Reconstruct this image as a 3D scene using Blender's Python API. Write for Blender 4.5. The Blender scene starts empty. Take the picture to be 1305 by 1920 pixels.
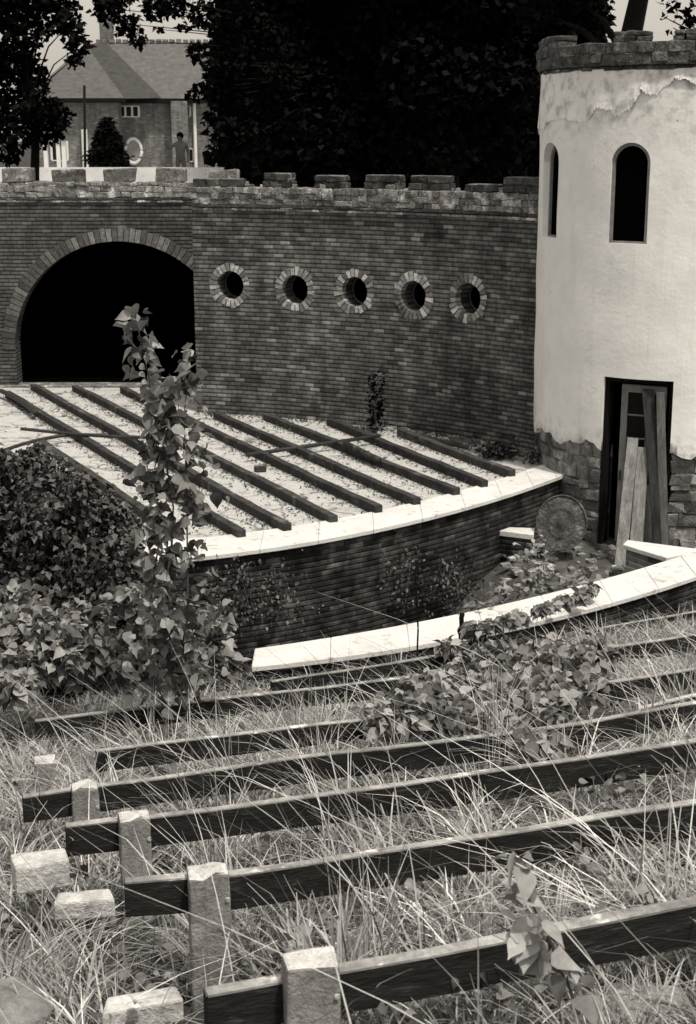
import bpy, bmesh, math, random
import numpy as np
from math import sin, cos, tan, atan, pi, radians, sqrt, hypot
from mathutils import Vector, Matrix
RND = random.Random(7)
NP = np.random.default_rng(11)
SC = bpy.context.scene
COL = SC.collection
# ------------------------------------------------------------------ camera model
F = 2667.0; PITCH = atan(700 / F); H = 6.15
def ray(px, py):
    r = (px - 652.5) / F; u = -(py - 960) / F
    return Vector((r, cos(PITCH) + u * sin(PITCH), -sin(PITCH) + u * cos(PITCH)))
def P(px, py, z):            # ground point of a sight line at height z
    d = ray(px, py); t = (z - H) / d.z
    return Vector((d.x * t, d.y * t, z))
def W(px, py, Y):            # point of a sight line at distance Y
    d = ray(px, py); t = Y / d.y
    return Vector((d.x * t, Y, H + d.z * t))
def hit_cyl(px, py, cx, cy, R, near=True):
    d = ray(px, py); a = d.x**2 + d.y**2; b = -2 * (d.x * cx + d.y * cy); c = cx * cx + cy * cy - R * R
    q = b * b - 4 * a * c
    q = sqrt(max(q, 0)); t = (-b - q) / (2 * a) if near else (-b + q) / (2 * a)
    return Vector((d.x * t, d.y * t, H + d.z * t))
# ------------------------------------------------------------------ materials
def _n(nt, t, **kw):
    n = nt.nodes.new(t)
    for k, v in kw.items(): setattr(n, k, v)
    return n
def mth(nt, op, a, b=None, c=None, clamp=False):
    n = _n(nt, 'ShaderNodeMath', operation=op); n.use_clamp = clamp
    for i, v in enumerate((a, b, c)):
        if v is None: continue
        if isinstance(v, (int, float)): n.inputs[i].default_value = v
        else: nt.links.new(v, n.inputs[i])
    return n.outputs[0]
def noise(nt, vec, scale, detail=4, rough=.6, dim='3D'):
    n = _n(nt, 'ShaderNodeTexNoise'); n.inputs['Scale'].default_value = scale
    n.inputs['Detail'].default_value = detail; n.inputs['Roughness'].default_value = rough
    nt.links.new(vec, n.inputs['Vector']); return n.outputs['Fac']
def ramp(nt, v, stops):
    r = _n(nt, 'ShaderNodeValToRGB'); e = r.color_ramp.elements
    while len(e) < len(stops): e.new(.5)
    for i, (p, g) in enumerate(stops): e[i].position = p; e[i].color = (g, g, g, 1)
    nt.links.new(v, r.inputs[0]); return r.outputs[0]
def newmat(name, rough=.9, spec=.2):
    m = bpy.data.materials.new(name); m.use_nodes = True; nt = m.node_tree
    b = nt.nodes['Principled BSDF']; b.inputs['Roughness'].default_value = rough
    b.inputs['Specular IOR Level'].default_value = spec
    return m, nt, b
def bump(nt, b, hgt, dist, strength=1.0):
    n = _n(nt, 'ShaderNodeBump'); n.inputs['Distance'].default_value = dist; n.inputs['Strength'].default_value = strength
    nt.links.new(hgt, n.inputs['Height']); nt.links.new(n.outputs[0], b.inputs['Normal'])
def rough_mat(name, g, amp=.5, scale=6, tone=True, bmp=.01, rough=.9, fine=40, lit_top_gain=None, spots=None, stretch=None):
    """grey stone / plaster / wood: base grey x noise x per-face tone"""
    m, nt, b = newmat(name, rough)
    geo = _n(nt, 'ShaderNodeNewGeometry'); vec = geo.outputs['Position']
    if stretch:
        mp = _n(nt, 'ShaderNodeMapping'); mp.inputs['Scale'].default_value = stretch; nt.links.new(vec, mp.inputs[0]); vec = mp.outputs[0]
    n1 = noise(nt, vec, scale, 5, .65); n2 = noise(nt, vec, fine, 4, .7)
    v = mth(nt, 'MULTIPLY_ADD', mth(nt, 'SUBTRACT', n1, .5), 2.4 * amp, 1.0)
    v2 = mth(nt, 'MULTIPLY_ADD', mth(nt, 'SUBTRACT', n2, .5), 1.4 * amp, 1.0)
    v = mth(nt, 'MULTIPLY', v, v2); v = mth(nt, 'MAXIMUM', v, .12)
    if tone:
        a = _n(nt, 'ShaderNodeAttribute', attribute_name='tone'); v = mth(nt, 'MULTIPLY', v, a.outputs['Fac'])
    if spots:
        sc_, th, gain = spots; n3 = noise(nt, vec, sc_, 3, .6)
        k = mth(nt, 'MULTIPLY', mth(nt, 'SUBTRACT', n3, th), 9.0, clamp=True)
        v = mth(nt, 'MULTIPLY', v, mth(nt, 'MULTIPLY_ADD', k, gain - 1, 1.0))
    if lit_top_gain:  # light from above, besides weathering, painted into upward faces
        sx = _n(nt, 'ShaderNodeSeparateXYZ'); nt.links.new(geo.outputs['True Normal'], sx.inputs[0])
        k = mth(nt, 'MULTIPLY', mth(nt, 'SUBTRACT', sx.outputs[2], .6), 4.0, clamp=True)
        v = mth(nt, 'MULTIPLY', v, mth(nt, 'MULTIPLY_ADD', k, lit_top_gain - 1, 1.0))
    v = mth(nt, 'MINIMUM', mth(nt, 'MULTIPLY', v, g), .86)
    nt.links.new(v, b.inputs['Base Color'])
    if bmp: bump(nt, b, mth(nt, 'ADD', n2, n1), bmp)
    return m
def leaf_mat(name, g, gloss=.55, spec=.3, trans=.25):
    m, nt, b = newmat(name, gloss, spec)
    a = _n(nt, 'ShaderNodeAttribute', attribute_name='tone')
    geo = _n(nt, 'ShaderNodeNewGeometry')
    v = mth(nt, 'MULTIPLY', a.outputs['Fac'], g)
    v = mth(nt, 'MULTIPLY', v, mth(nt, 'MULTIPLY_ADD', noise(nt, geo.outputs['Position'], 30, 2), .8, .6))
    nt.links.new(v, b.inputs['Base Color'])
    if trans:
        t = _n(nt, 'ShaderNodeBsdfTranslucent'); nt.links.new(v, t.inputs[0])
        mx = _n(nt, 'ShaderNodeMixShader'); mx.inputs[0].default_value = trans
        nt.links.new(b.outputs[0], mx.inputs[1]); nt.links.new(t.outputs[0], mx.inputs[2])
        nt.links.new(mx.outputs[0], nt.nodes['Material Output'].inputs['Surface'])
    return m
def brick_mat(name, g, bw=.21, bh=.080, mortar=.35, contrast=1.0, joint=.26, patch=.5, bmp=.012, light=.93):
    m, nt, b = newmat(name, .92, .15)
    uv = _n(nt, 'ShaderNodeUVMap'); uv.uv_map = 'UVMap'
    geo = _n(nt, 'ShaderNodeNewGeometry')
    s = _n(nt, 'ShaderNodeSeparateXYZ'); nt.links.new(uv.outputs[0], s.inputs[0])
    wob = noise(nt, geo.outputs['Position'], 2.2, 3); wob2 = noise(nt, geo.outputs['Position'], 14, 2)
    vv = mth(nt, 'ADD', s.outputs[1], mth(nt, 'MULTIPLY', mth(nt, 'ADD', wob, mth(nt, 'MULTIPLY', wob2, .4)), .02))
    vr = mth(nt, 'DIVIDE', vv, bh); row = mth(nt, 'FLOOR', vr); fv = mth(nt, 'SUBTRACT', vr, row)
    odd = mth(nt, 'FRACT', mth(nt, 'MULTIPLY', row, .5))
    ur = mth(nt, 'ADD', mth(nt, 'ADD', mth(nt, 'DIVIDE', mth(nt, 'ADD', s.outputs[0], mth(nt, 'MULTIPLY', wob2, .02)), bw), odd), mth(nt, 'MULTIPLY', mth(nt, 'SINE', mth(nt, 'MULTIPLY', row, 7.3)), .13))
    col = mth(nt, 'FLOOR', ur); fu = mth(nt, 'SUBTRACT', ur, col)
    cv = _n(nt, 'ShaderNodeCombineXYZ'); nt.links.new(row, cv.inputs[1]); nt.links.new(col, cv.inputs[0])
    wn = _n(nt, 'ShaderNodeTexWhiteNoise', noise_dimensions='2D'); nt.links.new(cv.outputs[0], wn.inputs['Vector'])
    c = contrast
    base = ramp(nt, wn.outputs['Value'], [(0, 1 - .62 * c), (.12, 1 - .35 * c), (.5, 1.0), (.86, 1 + .3 * c), (light, 1 + .55 * c), (.985, 1 + 1.4 * c)])
    dv = mth(nt, 'MINIMUM', fv, mth(nt, 'SUBTRACT', 1.0, fv)); du = mth(nt, 'MINIMUM', fu, mth(nt, 'SUBTRACT', 1.0, fu))
    jv = mth(nt, 'MULTIPLY', mth(nt, 'DIVIDE', dv, joint), 1.0, clamp=True)
    ju = mth(nt, 'MULTIPLY', mth(nt, 'DIVIDE', du, joint * bh / bw), 1.0, clamp=True)
    j = mth(nt, 'MULTIPLY', jv, mth(nt, 'MULTIPLY_ADD', ju, .45, .55))
    j = mth(nt, 'POWER', j, 1.5)
    shade = mth(nt, 'MULTIPLY_ADD', j, 1 - mortar, mortar)
    n2 = noise(nt, geo.outputs['Position'], 50, 4, .7); n3 = noise(nt, geo.outputs['Position'], .9, 4, .6); n4 = noise(nt, geo.outputs['Position'], 5, 4, .6)
    v = mth(nt, 'MULTIPLY', base, shade)
    v = mth(nt, 'MULTIPLY', v, mth(nt, 'MULTIPLY_ADD', n2, 1.0, .5))
    v = mth(nt, 'MULTIPLY', v, mth(nt, 'MULTIPLY_ADD', mth(nt, 'SUBTRACT', n3, .5), 2.2 * patch, 1.0))
    v = mth(nt, 'MULTIPLY', v, mth(nt, 'MULTIPLY_ADD', mth(nt, 'SUBTRACT', n4, .5), 2.0 * patch, 1.0))
    mp = _n(nt, 'ShaderNodeMapping'); mp.inputs['Scale'].default_value = (2.2, 2.2, .28); nt.links.new(geo.outputs['Position'], mp.inputs[0])
    n9 = noise(nt, mp.outputs[0], 1.6, 5, .65); v = mth(nt, 'MULTIPLY', v, mth(nt, 'MULTIPLY_ADD', mth(nt, 'SUBTRACT', n9, .5), 1.8, 1.0))
    v = mth(nt, 'MAXIMUM', mth(nt, 'MULTIPLY', v, g), .006)
    nt.links.new(v, b.inputs['Base Color'])
    bump(nt, b, mth(nt, 'ADD', j, mth(nt, 'MULTIPLY', n2, .5)), bmp)
    return m
def flat_mat(name, g, rough=.9):
    m, nt, b = newmat(name, rough, .1); b.inputs['Base Color'].default_value = (g, g, g, 1)
    if g < .01: b.inputs['Specular IOR Level'].default_value = 0
    return m

M = {}
M['brick_stage'] = brick_mat('weathered_brick', .118, mortar=.28, contrast=.75, patch=.85)
M['brick_arch'] = brick_mat('plain_brick', .09, mortar=.25, contrast=.45, patch=.5)
M['brick_low'] = brick_mat('sooty_brick', .036, bw=.23, bh=.075, mortar=.85, contrast=1.1, patch=2.0)
M['brick_house'] = brick_mat('house_brick', .145, mortar=.9, contrast=.4, patch=.3)
M['ring'] = rough_mat('voussoir_brick', .15, .9, 14, bmp=.006)
M['stone'] = rough_mat('rubble_stone', .20, 1.15, 7, bmp=.05, spots=(3.0, .55, 2.7), fine=28)
M['stone_dark'] = rough_mat('dark_rubble_stone', .105, 1.2, 8, bmp=.05, spots=(5, .56, 2.0), fine=28)
M['mortar'] = rough_mat('old_mortar', .13, .9, 7, tone=False, bmp=.02)
M['plinth'] = rough_mat('field_stone', .17, 1.0, 7, bmp=.03, spots=(3.0, .55, 1.8))
M['coping'] = rough_mat('limestone_coping', .64, .28, 2.2, bmp=.01, fine=20, spots=(6, .60, .62))
M['concrete'] = rough_mat('post_concrete', .24, .9, 7, bmp=.012, fine=60, lit_top_gain=2.4, spots=(14, .66, .45))
M['rubble_white'] = rough_mat('whitewashed_block', .50, .75, 6, bmp=.02, fine=25, spots=(5, .60, .45))
M['beam'] = rough_mat('creosoted_timber', .017, 1.15, 5, spots=(9, .60, 3.2), bmp=.015, fine=30, lit_top_gain=17.0, stretch=(.6, .6, 3))
M['joist'] = rough_mat('stage_joist_timber', .04, 1.1, 5, spots=(4, .58, 2.2), bmp=.02, fine=30, lit_top_gain=1.2)
M['plank'] = rough_mat('grey_plank', .27, .95, 4, bmp=.006, fine=20, stretch=(2.5, 2.5, .4))
M['metal'] = rough_mat('rusty_pipe', .035, .5, 8, tone=False, bmp=.002, rough=.6)
M['roof'] = rough_mat('roof_tiles', .115, .5, 3, tone=True, bmp=.02, fine=8)
M['white_paint'] = rough_mat('white_paint', .62, .15, 3, tone=False, bmp=0)
M['dark'] = flat_mat('shade_hair_black', .0015)  # near-black colour standing in for shade inside openings; also the hair
M['glass'] = flat_mat('dark_glass', .012, .25)
M['door_paint'] = rough_mat('worn_door_paint', .22, .5, 6, tone=False, bmp=.004)
M['bark'] = rough_mat('bark', .0045, .5, 4, tone=False, bmp=.02)
M['stem'] = rough_mat('plant_stem', .09, .4, 9, tone=False, bmp=0)
M['tree_leaf'] = leaf_mat('tree_leaf', .0075, .9, 0.0, .05)
M['bush_leaf'] = leaf_mat('bush_leaf', .05, .6, .25, .1)
M['weed_leaf'] = leaf_mat('broad_leaf', .20, .5, .35, .22)
M['creeper_leaf'] = leaf_mat('creeper_leaf', .19, .55, .3, .22)
M['grass'] = leaf_mat('dry_grass', .46, .8, .1, .25)
M['soil'] = rough_mat('soil', .045, .9, 4, tone=False, bmp=.05, fine=18)
M['litter'] = rough_mat('pit_floor_earth', .085, 1.0, 3, tone=False, bmp=.03, fine=22, spots=(2.5, .58, 2.2))
M['gravel'] = rough_mat('pale_gravel', .58, .25, .5, tone=False, bmp=.02, fine=6)
# plaster of the tower
def plaster():
    m, nt, b = newmat('lime_plaster', .9, .15)
    geo = _n(nt, 'ShaderNodeNewGeometry'); vec = geo.outputs['Position']
    sx = _n(nt, 'ShaderNodeSeparateXYZ'); nt.links.new(vec, sx.inputs[0])
    n1 = noise(nt, vec, 1.3, 5, .6); n2 = noise(nt, vec, 11, 4, .7); n3 = noise(nt, vec, 5.5, 5, .6)
    v = mth(nt, 'MULTIPLY_ADD', mth(nt, 'SUBTRACT', n1, .5), .30, .84)
    v = mth(nt, 'ADD', v, mth(nt, 'MULTIPLY', mth(nt, 'SUBTRACT', n2, .5), .10))
    # stains near the top under the cornice and above the stone foot
    top = mth(nt, 'MULTIPLY', mth(nt, 'SUBTRACT', sx.outputs[2], 5.9), 1.3, clamp=True)
    st = mth(nt, 'MULTIPLY', mth(nt, 'SUBTRACT', n3, .47), 4.0, clamp=True)
    lo = mth(nt, 'MULTIPLY', mth(nt, 'SUBTRACT', 1.95, sx.outputs[2]), 2.5, clamp=True)
    k = mth(nt, 'MULTIPLY', st, mth(nt, 'MULTIPLY_ADD', mth(nt, 'MAXIMUM', top, lo), .55, .06))
    v = mth(nt, 'MULTIPLY', v, mth(nt, 'SUBTRACT', 1.0, k))
    mp = _n(nt, 'ShaderNodeMapping'); mp.inputs['Scale'].default_value = (3, 3, .3); nt.links.new(vec, mp.inputs[0])
    n9 = noise(nt, mp.outputs[0], 2.0, 5, .65); v = mth(nt, 'MULTIPLY', v, mth(nt, 'SUBTRACT', 1.0, mth(nt, 'MULTIPLY', mth(nt, 'MULTIPLY', mth(nt, 'SUBTRACT', n9, .53), 5.0, clamp=True), .09)))
    n5 = noise(nt, vec, 9, 2, .5)
    sp = mth(nt, 'MULTIPLY', mth(nt, 'SUBTRACT', n5, .755), 20.0, clamp=True)
    v = mth(nt, 'MULTIPLY', v, mth(nt, 'SUBTRACT', 1.0, mth(nt, 'MULTIPLY', sp, .6)))
    nt.links.new(v, b.inputs['Base Color'])
    bump(nt, b, mth(nt, 'ADD', n1, mth(nt, 'MULTIPLY', n2, .25)), .035, .6)
    return m
M['plaster'] = plaster()
def stage_floor_mat():
    m, nt, b = newmat('stage_screed', .9, .15)
    geo = _n(nt, 'ShaderNodeNewGeometry'); vec = geo.outputs['Position']
    vo = _n(nt, 'ShaderNodeTexVoronoi', feature='DISTANCE_TO_EDGE'); vo.inputs['Scale'].default_value = 1.1
    wv = _n(nt, 'ShaderNodeVectorMath', operation='ADD'); nz = _n(nt, 'ShaderNodeTexNoise'); nz.inputs['Scale'].default_value = 3
    nt.links.new(vec, nz.inputs['Vector']); sc = _n(nt, 'ShaderNodeVectorMath', operation='SCALE'); sc.inputs['Scale'].default_value = .5
    nt.links.new(nz.outputs['Color'], sc.inputs[0]); nt.links.new(vec, wv.inputs[0]); nt.links.new(sc.outputs[0], wv.inputs[1])
    nt.links.new(wv.outputs[0], vo.inputs['Vector'])
    crack = mth(nt, 'MULTIPLY', vo.outputs['Distance'], 28.0, clamp=True)
    n1 = noise(nt, vec, 2.2, 6, .7); n2 = noise(nt, vec, 16, 5, .75)
    k = mth(nt, 'MULTIPLY', mth(nt, 'SUBTRACT', n1, .56), 7.0, clamp=True)      # dirt patches
    k2 = mth(nt, 'MULTIPLY', mth(nt, 'SUBTRACT', n2, .66), 10.0, clamp=True)
    v = mth(nt, 'MULTIPLY_ADD', n2, .34, .33)
    gate = mth(nt, 'MULTIPLY', mth(nt, 'SUBTRACT', noise(nt, vec, 1.1, 3), .42), 8.0, clamp=True)
    v = mth(nt, 'MULTIPLY', v, mth(nt, 'SUBTRACT', 1.0, mth(nt, 'MULTIPLY', gate, mth(nt, 'MULTIPLY_ADD', crack, -.6, .6))))
    n7 = noise(nt, vec, 6.0, 6, .75); k3 = mth(nt, 'MULTIPLY', mth(nt, 'SUBTRACT', n7, .56), 9.0, clamp=True)
    v = mth(nt, 'MULTIPLY', v, mth(nt, 'MULTIPLY_ADD', k3, -.45, 1.0))
    v = mth(nt, 'MULTIPLY', v, mth(nt, 'MULTIPLY_ADD', k, -.75, 1.0))
    v = mth(nt, 'MULTIPLY', v, mth(nt, 'MULTIPLY_ADD', k2, -.55, 1.0))
    nt.links.new(v, b.inputs['Base Color']); bump(nt, b, mth(nt, 'ADD', n2, crack), .02)
    return m
M['screed'] = stage_floor_mat()
# ------------------------------------------------------------------ mesh helpers
def tag(o, label=None, cat=None, group=None, kind=None):
    if label: o['label'] = label
    if cat: o['category'] = cat
    if group: o['group'] = group
    if kind: o['kind'] = kind
    return o
def empty(name, loc, label=None, cat=None, group=None):
    o = bpy.data.objects.new(name, None); o.location = loc; o.empty_display_size = .3
    COL.objects.link(o); return tag(o, label, cat, group)
def link(name, me, mat, parent=None):
    o = bpy.data.objects.new(name, me); COL.objects.link(o)
    if mat: me.materials.append(mat)
    if parent:
        o.parent = parent
        L = Vector(parent.location) if not parent.parent else Vector(parent.location) + Vector(parent.parent.location)
        if parent.type == 'MESH' : L = Vector((0, 0, 0)) if not parent.parent else Vector((0, 0, 0))
        # geometry is written in world coordinates: move it to the root's frame
        r = parent
        while r.parent: r = r.parent
        if parent.type != 'MESH':
            me.transform(Matrix.Translation(-Vector(r.location)))
        else:
            me.transform(Matrix.Translation(-Vector(r.location)))
    return o
class MB:
    def __init__(s): s.V = []; s.Fc = []; s.T = []
    def add(s, vs, fs, tone=1.0):
        o = len(s.V); s.V += [tuple(v) for v in vs]; s.Fc += [tuple(i + o for i in f) for f in fs]; s.T += [tone] * len(fs)
    def box(s, c, hx, hy, hz, jit=0, tone=1.0):
        c = Vector(c); vs = []
        for k in (-1, 1):
            for a, b in ((-1, -1), (1, -1), (1, 1), (-1, 1)):
                v = c + hx * a + hy * b + hz * k
                if jit: v = v + Vector((RND.uniform(-jit, jit), RND.uniform(-jit, jit), RND.uniform(-jit, jit)))
                vs.append(v)
        s.add(vs, [(3, 2, 1, 0), (4, 5, 6, 7), (0, 1, 5, 4), (1, 2, 6, 5), (2, 3, 7, 6), (3, 0, 4, 7)], tone)
    def abox(s, x0, x1, y0, y1, z0, z1, tone=1.0, jit=0):
        s.box(((x0 + x1) / 2, (y0 + y1) / 2, (z0 + z1) / 2), Vector(((x1 - x0) / 2, 0, 0)), Vector((0, (y1 - y0) / 2, 0)), Vector((0, 0, (z1 - z0) / 2)), jit, tone)
    def tube(s, pts, rad, n=8, tone=1.0, wob=0):
        pts = [Vector(p) for p in pts]; rings = []
        if not hasattr(rad, '__len__'): rad = [rad] * len(pts)
        for i, p in enumerate(pts):
            d = (pts[min(i + 1, len(pts) - 1)] - pts[max(i - 1, 0)]).normalized()
            a = d.cross(Vector((0, 0, 1)) if abs(d.z) < .9 else Vector((1, 0, 0))).normalized(); b = d.cross(a)
            rings.append([p + (a * cos(2 * pi * k / n) + b * sin(2 * pi * k / n)) * rad[i] * (1 + RND.uniform(-wob, wob)) for k in range(n)])
        vs = [v for r in rings for v in r]; fs = []
        for i in range(len(pts) - 1):
            for k in range(n): fs.append((i * n + k, i * n + (k + 1) % n, (i + 1) * n + (k + 1) % n, (i + 1) * n + k))
        fs.append(tuple(range(n))[::-1]); fs.append(tuple((len(pts) - 1) * n + k for k in range(n)))
        s.add(vs, fs, tone)
    def strip(s, quads, tone=1.0):
        for q in quads: s.add(q, [(0, 1, 2, 3)], tone)
    def build(s, name, mat, parent=None, bevel=0, smooth=False, uv=None, segs=1):
        me = bpy.data.meshes.new(name); me.from_pydata(s.V, [], s.Fc)
        a = me.attributes.new('tone', 'FLOAT', 'FACE'); a.data.foreach_set('value', s.T)
        me.update()
        if uv:
            l = me.uv_layers.new(name='UVMap')
            for lp in me.loops:
                l.data[lp.index].uv = uv(me.vertices[lp.vertex_index].co)
        if smooth: me.polygons.foreach_set('use_smooth', [True] * len(me.polygons))
        o = link(name, me, mat, parent)
        if bevel:
            md = o.modifiers.new('bevel', 'BEVEL'); md.width = bevel; md.segments = segs; md.limit_method = 'ANGLE'
        return o
def np_mesh(name, V, Q, tone, mat, parent=None, smooth=False):
    V = np.asarray(V, dtype=np.float32); Q = np.asarray(Q, dtype=np.int32)
    me = bpy.data.meshes.new(name)
    me.vertices.add(len(V)); me.vertices.foreach_set('co', V.ravel())
    k = Q.shape[1]
    me.loops.add(Q.size); me.loops.foreach_set('vertex_index', Q.ravel())
    me.polygons.add(len(Q)); me.polygons.foreach_set('loop_start', np.arange(0, Q.size, k, dtype=np.int32)); me.polygons.foreach_set('loop_total', np.full(len(Q), k, dtype=np.int32))
    me.update(calc_edges=True)
    a = me.attributes.new('tone', 'FLOAT', 'FACE'); a.data.foreach_set('value', np.asarray(tone, dtype=np.float32))
    if smooth: me.polygons.foreach_set('use_smooth', [True] * len(Q))
    return link(name, me, mat, parent)
_t = [0, .10, .27, .48, .70, .87, 1.06]; _w = [.03, .27, .41, .37, .22, .09, .004]
LT_V = np.array([(sx * w_ * (1 if sx else 1), t - (.07 if sx and t == .10 else 0), .16 * abs(sx) * w_) for t, w_ in zip(_t, _w) for sx in (-1, 0, 1)])
LT_B = np.array([-(t ** 2) * .22 for t in _t for sx in (-1, 0, 1)])
LT_FINE_Q = [(3 * i + j, 3 * i + j + 1, 3 * i + j + 4, 3 * i + j + 3) for i in range(6) for j in (0, 1)]
LT_SIMPLE = np.array([(0, 0, 0), (.32, .42, .06), (0, 1, -.05), (-.32, .42, .06)])
def leaves(name, pts, size, mat, parent, up=None, fine=False, tone=(.6, 1.4), droop=.3, sizevar=.5, narrow=1.0, flat=.55, tonearr=None):
    """one mesh of many leaves; pts Nx3 attachment points, each leaf randomly turned"""
    pts = np.asarray(pts, float); N = len(pts)
    T = LT_V if fine else LT_SIMPLE
    Q = np.array(LT_FINE_Q) if fine else np.array([(0, 1, 2, 3)])
    az = NP.uniform(0, 2 * pi, N)
    el = NP.normal(-droop, .45, N)
    d = np.stack([np.cos(az) * np.cos(el), np.sin(az) * np.cos(el), np.sin(el)], 1)
    nrm = np.stack([NP.normal(0, flat, N), NP.normal(-.15, flat, N), np.ones(N)], 1)
    s = np.cross(d, nrm); s /= np.linalg.norm(s, axis=1)[:, None] + 1e-9
    n = np.cross(s, d)
    L = size * (1 + NP.uniform(-sizevar, sizevar, N)); curl = NP.normal(1.8, 1.5, N)[:, None, None]; bend = NP.normal(1, .9, N)[:, None, None] * (LT_B if fine else np.zeros(4))[None, :, None]
    Vv = pts[:, None, :] + (s[:, None, :] * T[None, :, 0:1] * narrow + d[:, None, :] * T[None, :, 1:2] + n[:, None, :] * (T[None, :, 2:3] * curl + bend)) * L[:, None, None]
    k = len(T); Qa = (Q[None] + (np.arange(N) * k)[:, None, None]).reshape(-1, 4)
    t = NP.uniform(tone[0], tone[1], N) if tonearr is None else tonearr
    return np_mesh(name, Vv.reshape(-1, 3), Qa, np.repeat(t, len(Q)), mat, parent, smooth=fine)
def boolean_cut(o, cutters):
    for c in cutters:
        md = o.modifiers.new('cut', 'BOOLEAN'); md.operation = 'DIFFERENCE'; md.object = c; md.solver = 'EXACT'
    dg = bpy.context.evaluated_depsgraph_get(); me = bpy.data.meshes.new_from_object(o.evaluated_get(dg))
    o.modifiers.clear(); old = o.data; o.data = me; bpy.data.meshes.remove(old)
    for c in cutters:
        m_ = c.data; bpy.data.objects.remove(c); bpy.data.meshes.remove(m_)
def set_uv(o, fn):
    me = o.data
    while me.uv_layers: me.uv_layers.remove(me.uv_layers[0])
    l = me.uv_layers.new(name='UVMap')
    for lp in me.loops: l.data[lp.index].uv = fn(me.vertices[lp.vertex_index].co)
def cutter(outline, org, ax, n, d0, d1):
    """prism: outline (a,z) in plane through org spanned by ax and Z, extruded along n from d0 to d1"""
    vs = []; k = len(outline)
    for d in (d0, d1):
        for a, z in outline: vs.append(Vector(org) + ax * a + Vector((0, 0, z)) + n * d)
    fs = [tuple(range(k)), tuple(range(2 * k - 1, k - 1, -1))] + [(i, (i + k), (i + 1) % k + k, (i + 1) % k) for i in range(k)]
    me = bpy.data.meshes.new('c'); me.from_pydata([tuple(v) for v in vs], [], fs); me.update()
    bm = bmesh.new(); bm.from_mesh(me); bmesh.ops.recalc_face_normals(bm, faces=bm.faces); bm.to_mesh(me); bm.free()
    o = bpy.data.objects.new('c', me); COL.objects.link(o); return o
def arch_outline(hw, z0, zs, n=16, rise=None):
    rise = rise or hw
    return [(-hw, z0), (hw, z0)] + [(hw * cos(pi * i / n), zs + rise * sin(pi * i / n)) for i in range(n + 1)]
Z = Vector((0, 0, 1))
def t_(): return max(.35, RND.gauss(1, .28))
# ------------------------------------------------------------------ setting: ground
KA, KB = .33, .035
def rowq(x, y): return y - KA * x - KB * x * x
def seat_z(x, y):
    q = rowq(x, y); dig = .24 * max(0, min(1, (-.1 - x) / .45)) * max(0, min(1, (9.5 - q) / 2)); return H - (1.896 + .242 * q) - .42 - dig
copF = np.polyfit([-1.08, .29, 1.18, 2.92, 4.61], [14.62, 15.16, 15.57, 16.55, 18.02], 2)
copB = np.polyfit([-1.0, .3, 1.0, 3.29, 4.63], [15.25, 15.83, 16.31, 17.76, 18.97], 2)
stF = np.polyfit([-1.92, -.82, .63, 1.29, 2.5, 3.64], [17.4, 18.01, 19.0, 19.54, 20.79, 22.35], 2)
stB = np.polyfit([-2.1, -.9, .06, .66, 2.2, 3.44], [18.32, 18.83, 19.43, 19.96, 21.62, 23.06], 2)
def ev(p, x): return float(np.polyval(p, x))
def copf(x):
    if x < -1.5: return ev(copF, -1.5) + .25 * (x + 1.5)
    return ev(copF, x)
def pit_z(x):
    t = max(0, min(1, (2.6 - x) / 1.8)); return -.95 * t * t * (3 - 2 * t)
def ground_z(x, y):
    edge = copf(x) + .25
    zs = seat_z(x, y)
    if y < edge: return max(zs, .12)
    if y > 38: return 4.3
    if y > 35: return (y - 35) / 3 * 4.3
    return pit_z(x)
def build_ground():
    xs = [-400, -150, -60, -30, -18] + [-12 + .4 * i for i in range(60)] + [12.5, 18, 30, 60, 150, 400]
    ys = [-40, -15, -5] + [-2 + .2 * i for i in range(111)] + [20.5 + i for i in range(15)] + [35, 36, 37, 38.01, 45, 60, 75, 90, 120, 200, 400, 900]
    V = []
    for y in ys:
        for x in xs:
            z = ground_z(max(-9, min(9, x)), y)
            if y < 20 and z > .3: z += .05 * sin(x * 3.1 + y * 2.3) * sin(x * 1.7 - y * 3.9)
            V.append((x, y, z - (.2 if 35 > y > copf(max(-9, min(9, x))) + .25 else .01 if y < 35 else 0)))
    n = len(xs); fs = [(j * n + i, j * n + i + 1, (j + 1) * n + i + 1, (j + 1) * n + i) for j in range(len(ys) - 1) for i in range(n - 1)]
    m = MB(); m.V = V; m.Fc = fs; m.T = [1] * len(fs)
    tag(m.build('ground', M['soil'], smooth=True), kind='structure')
    # pit floor: strip between the two low walls
    m = MB()
    X = [-6 + .5 * i for i in range(31)]
    for a, b in zip(X[:-1], X[1:]):
        m.add([(a, copf(a) + .3, pit_z(a)), (b, copf(b) + .3, pit_z(b)), (b, 26, pit_z(b)), (a, 26, pit_z(a))], [(0, 1, 2, 3)])
    tag(m.build('pit_floor', M['litter']), kind='structure')
    m = MB(); m.add([(-40, 39, 4.31), (30, 39, 4.31), (30, 90, 4.31), (-40, 90, 4.31)], [(0, 1, 2, 3)])
    tag(m.build('gravel_yard', M['gravel']), kind='structure')
build_ground()
# stage floor slab
def st_back(x): return ev(stB, max(-3.0, min(3.6, x))) if x > -3 else ev(stB, -3.0) + .55 * (x + 3.0)
def st_front(x): return ev(stF, max(-3.0, min(4, x))) if x > -3 else ev(stF, -3.0) + .55 * (x + 3.0)
m = MB(); X = [-12 + .25 * i for i in range(62)] + [3.44]
for a, b in zip(X[:-1], X[1:]):
    y0, y1 = st_back(a) - .12, st_back(b) - .12
    m.add([(a, y0, .95), (b, y1, .95), (b, 34.5, .95), (a, 34.5, .95)], [(0, 1, 2, 3)])
tag(m.build('stage_floor', M['screed']), kind='structure')
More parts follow.
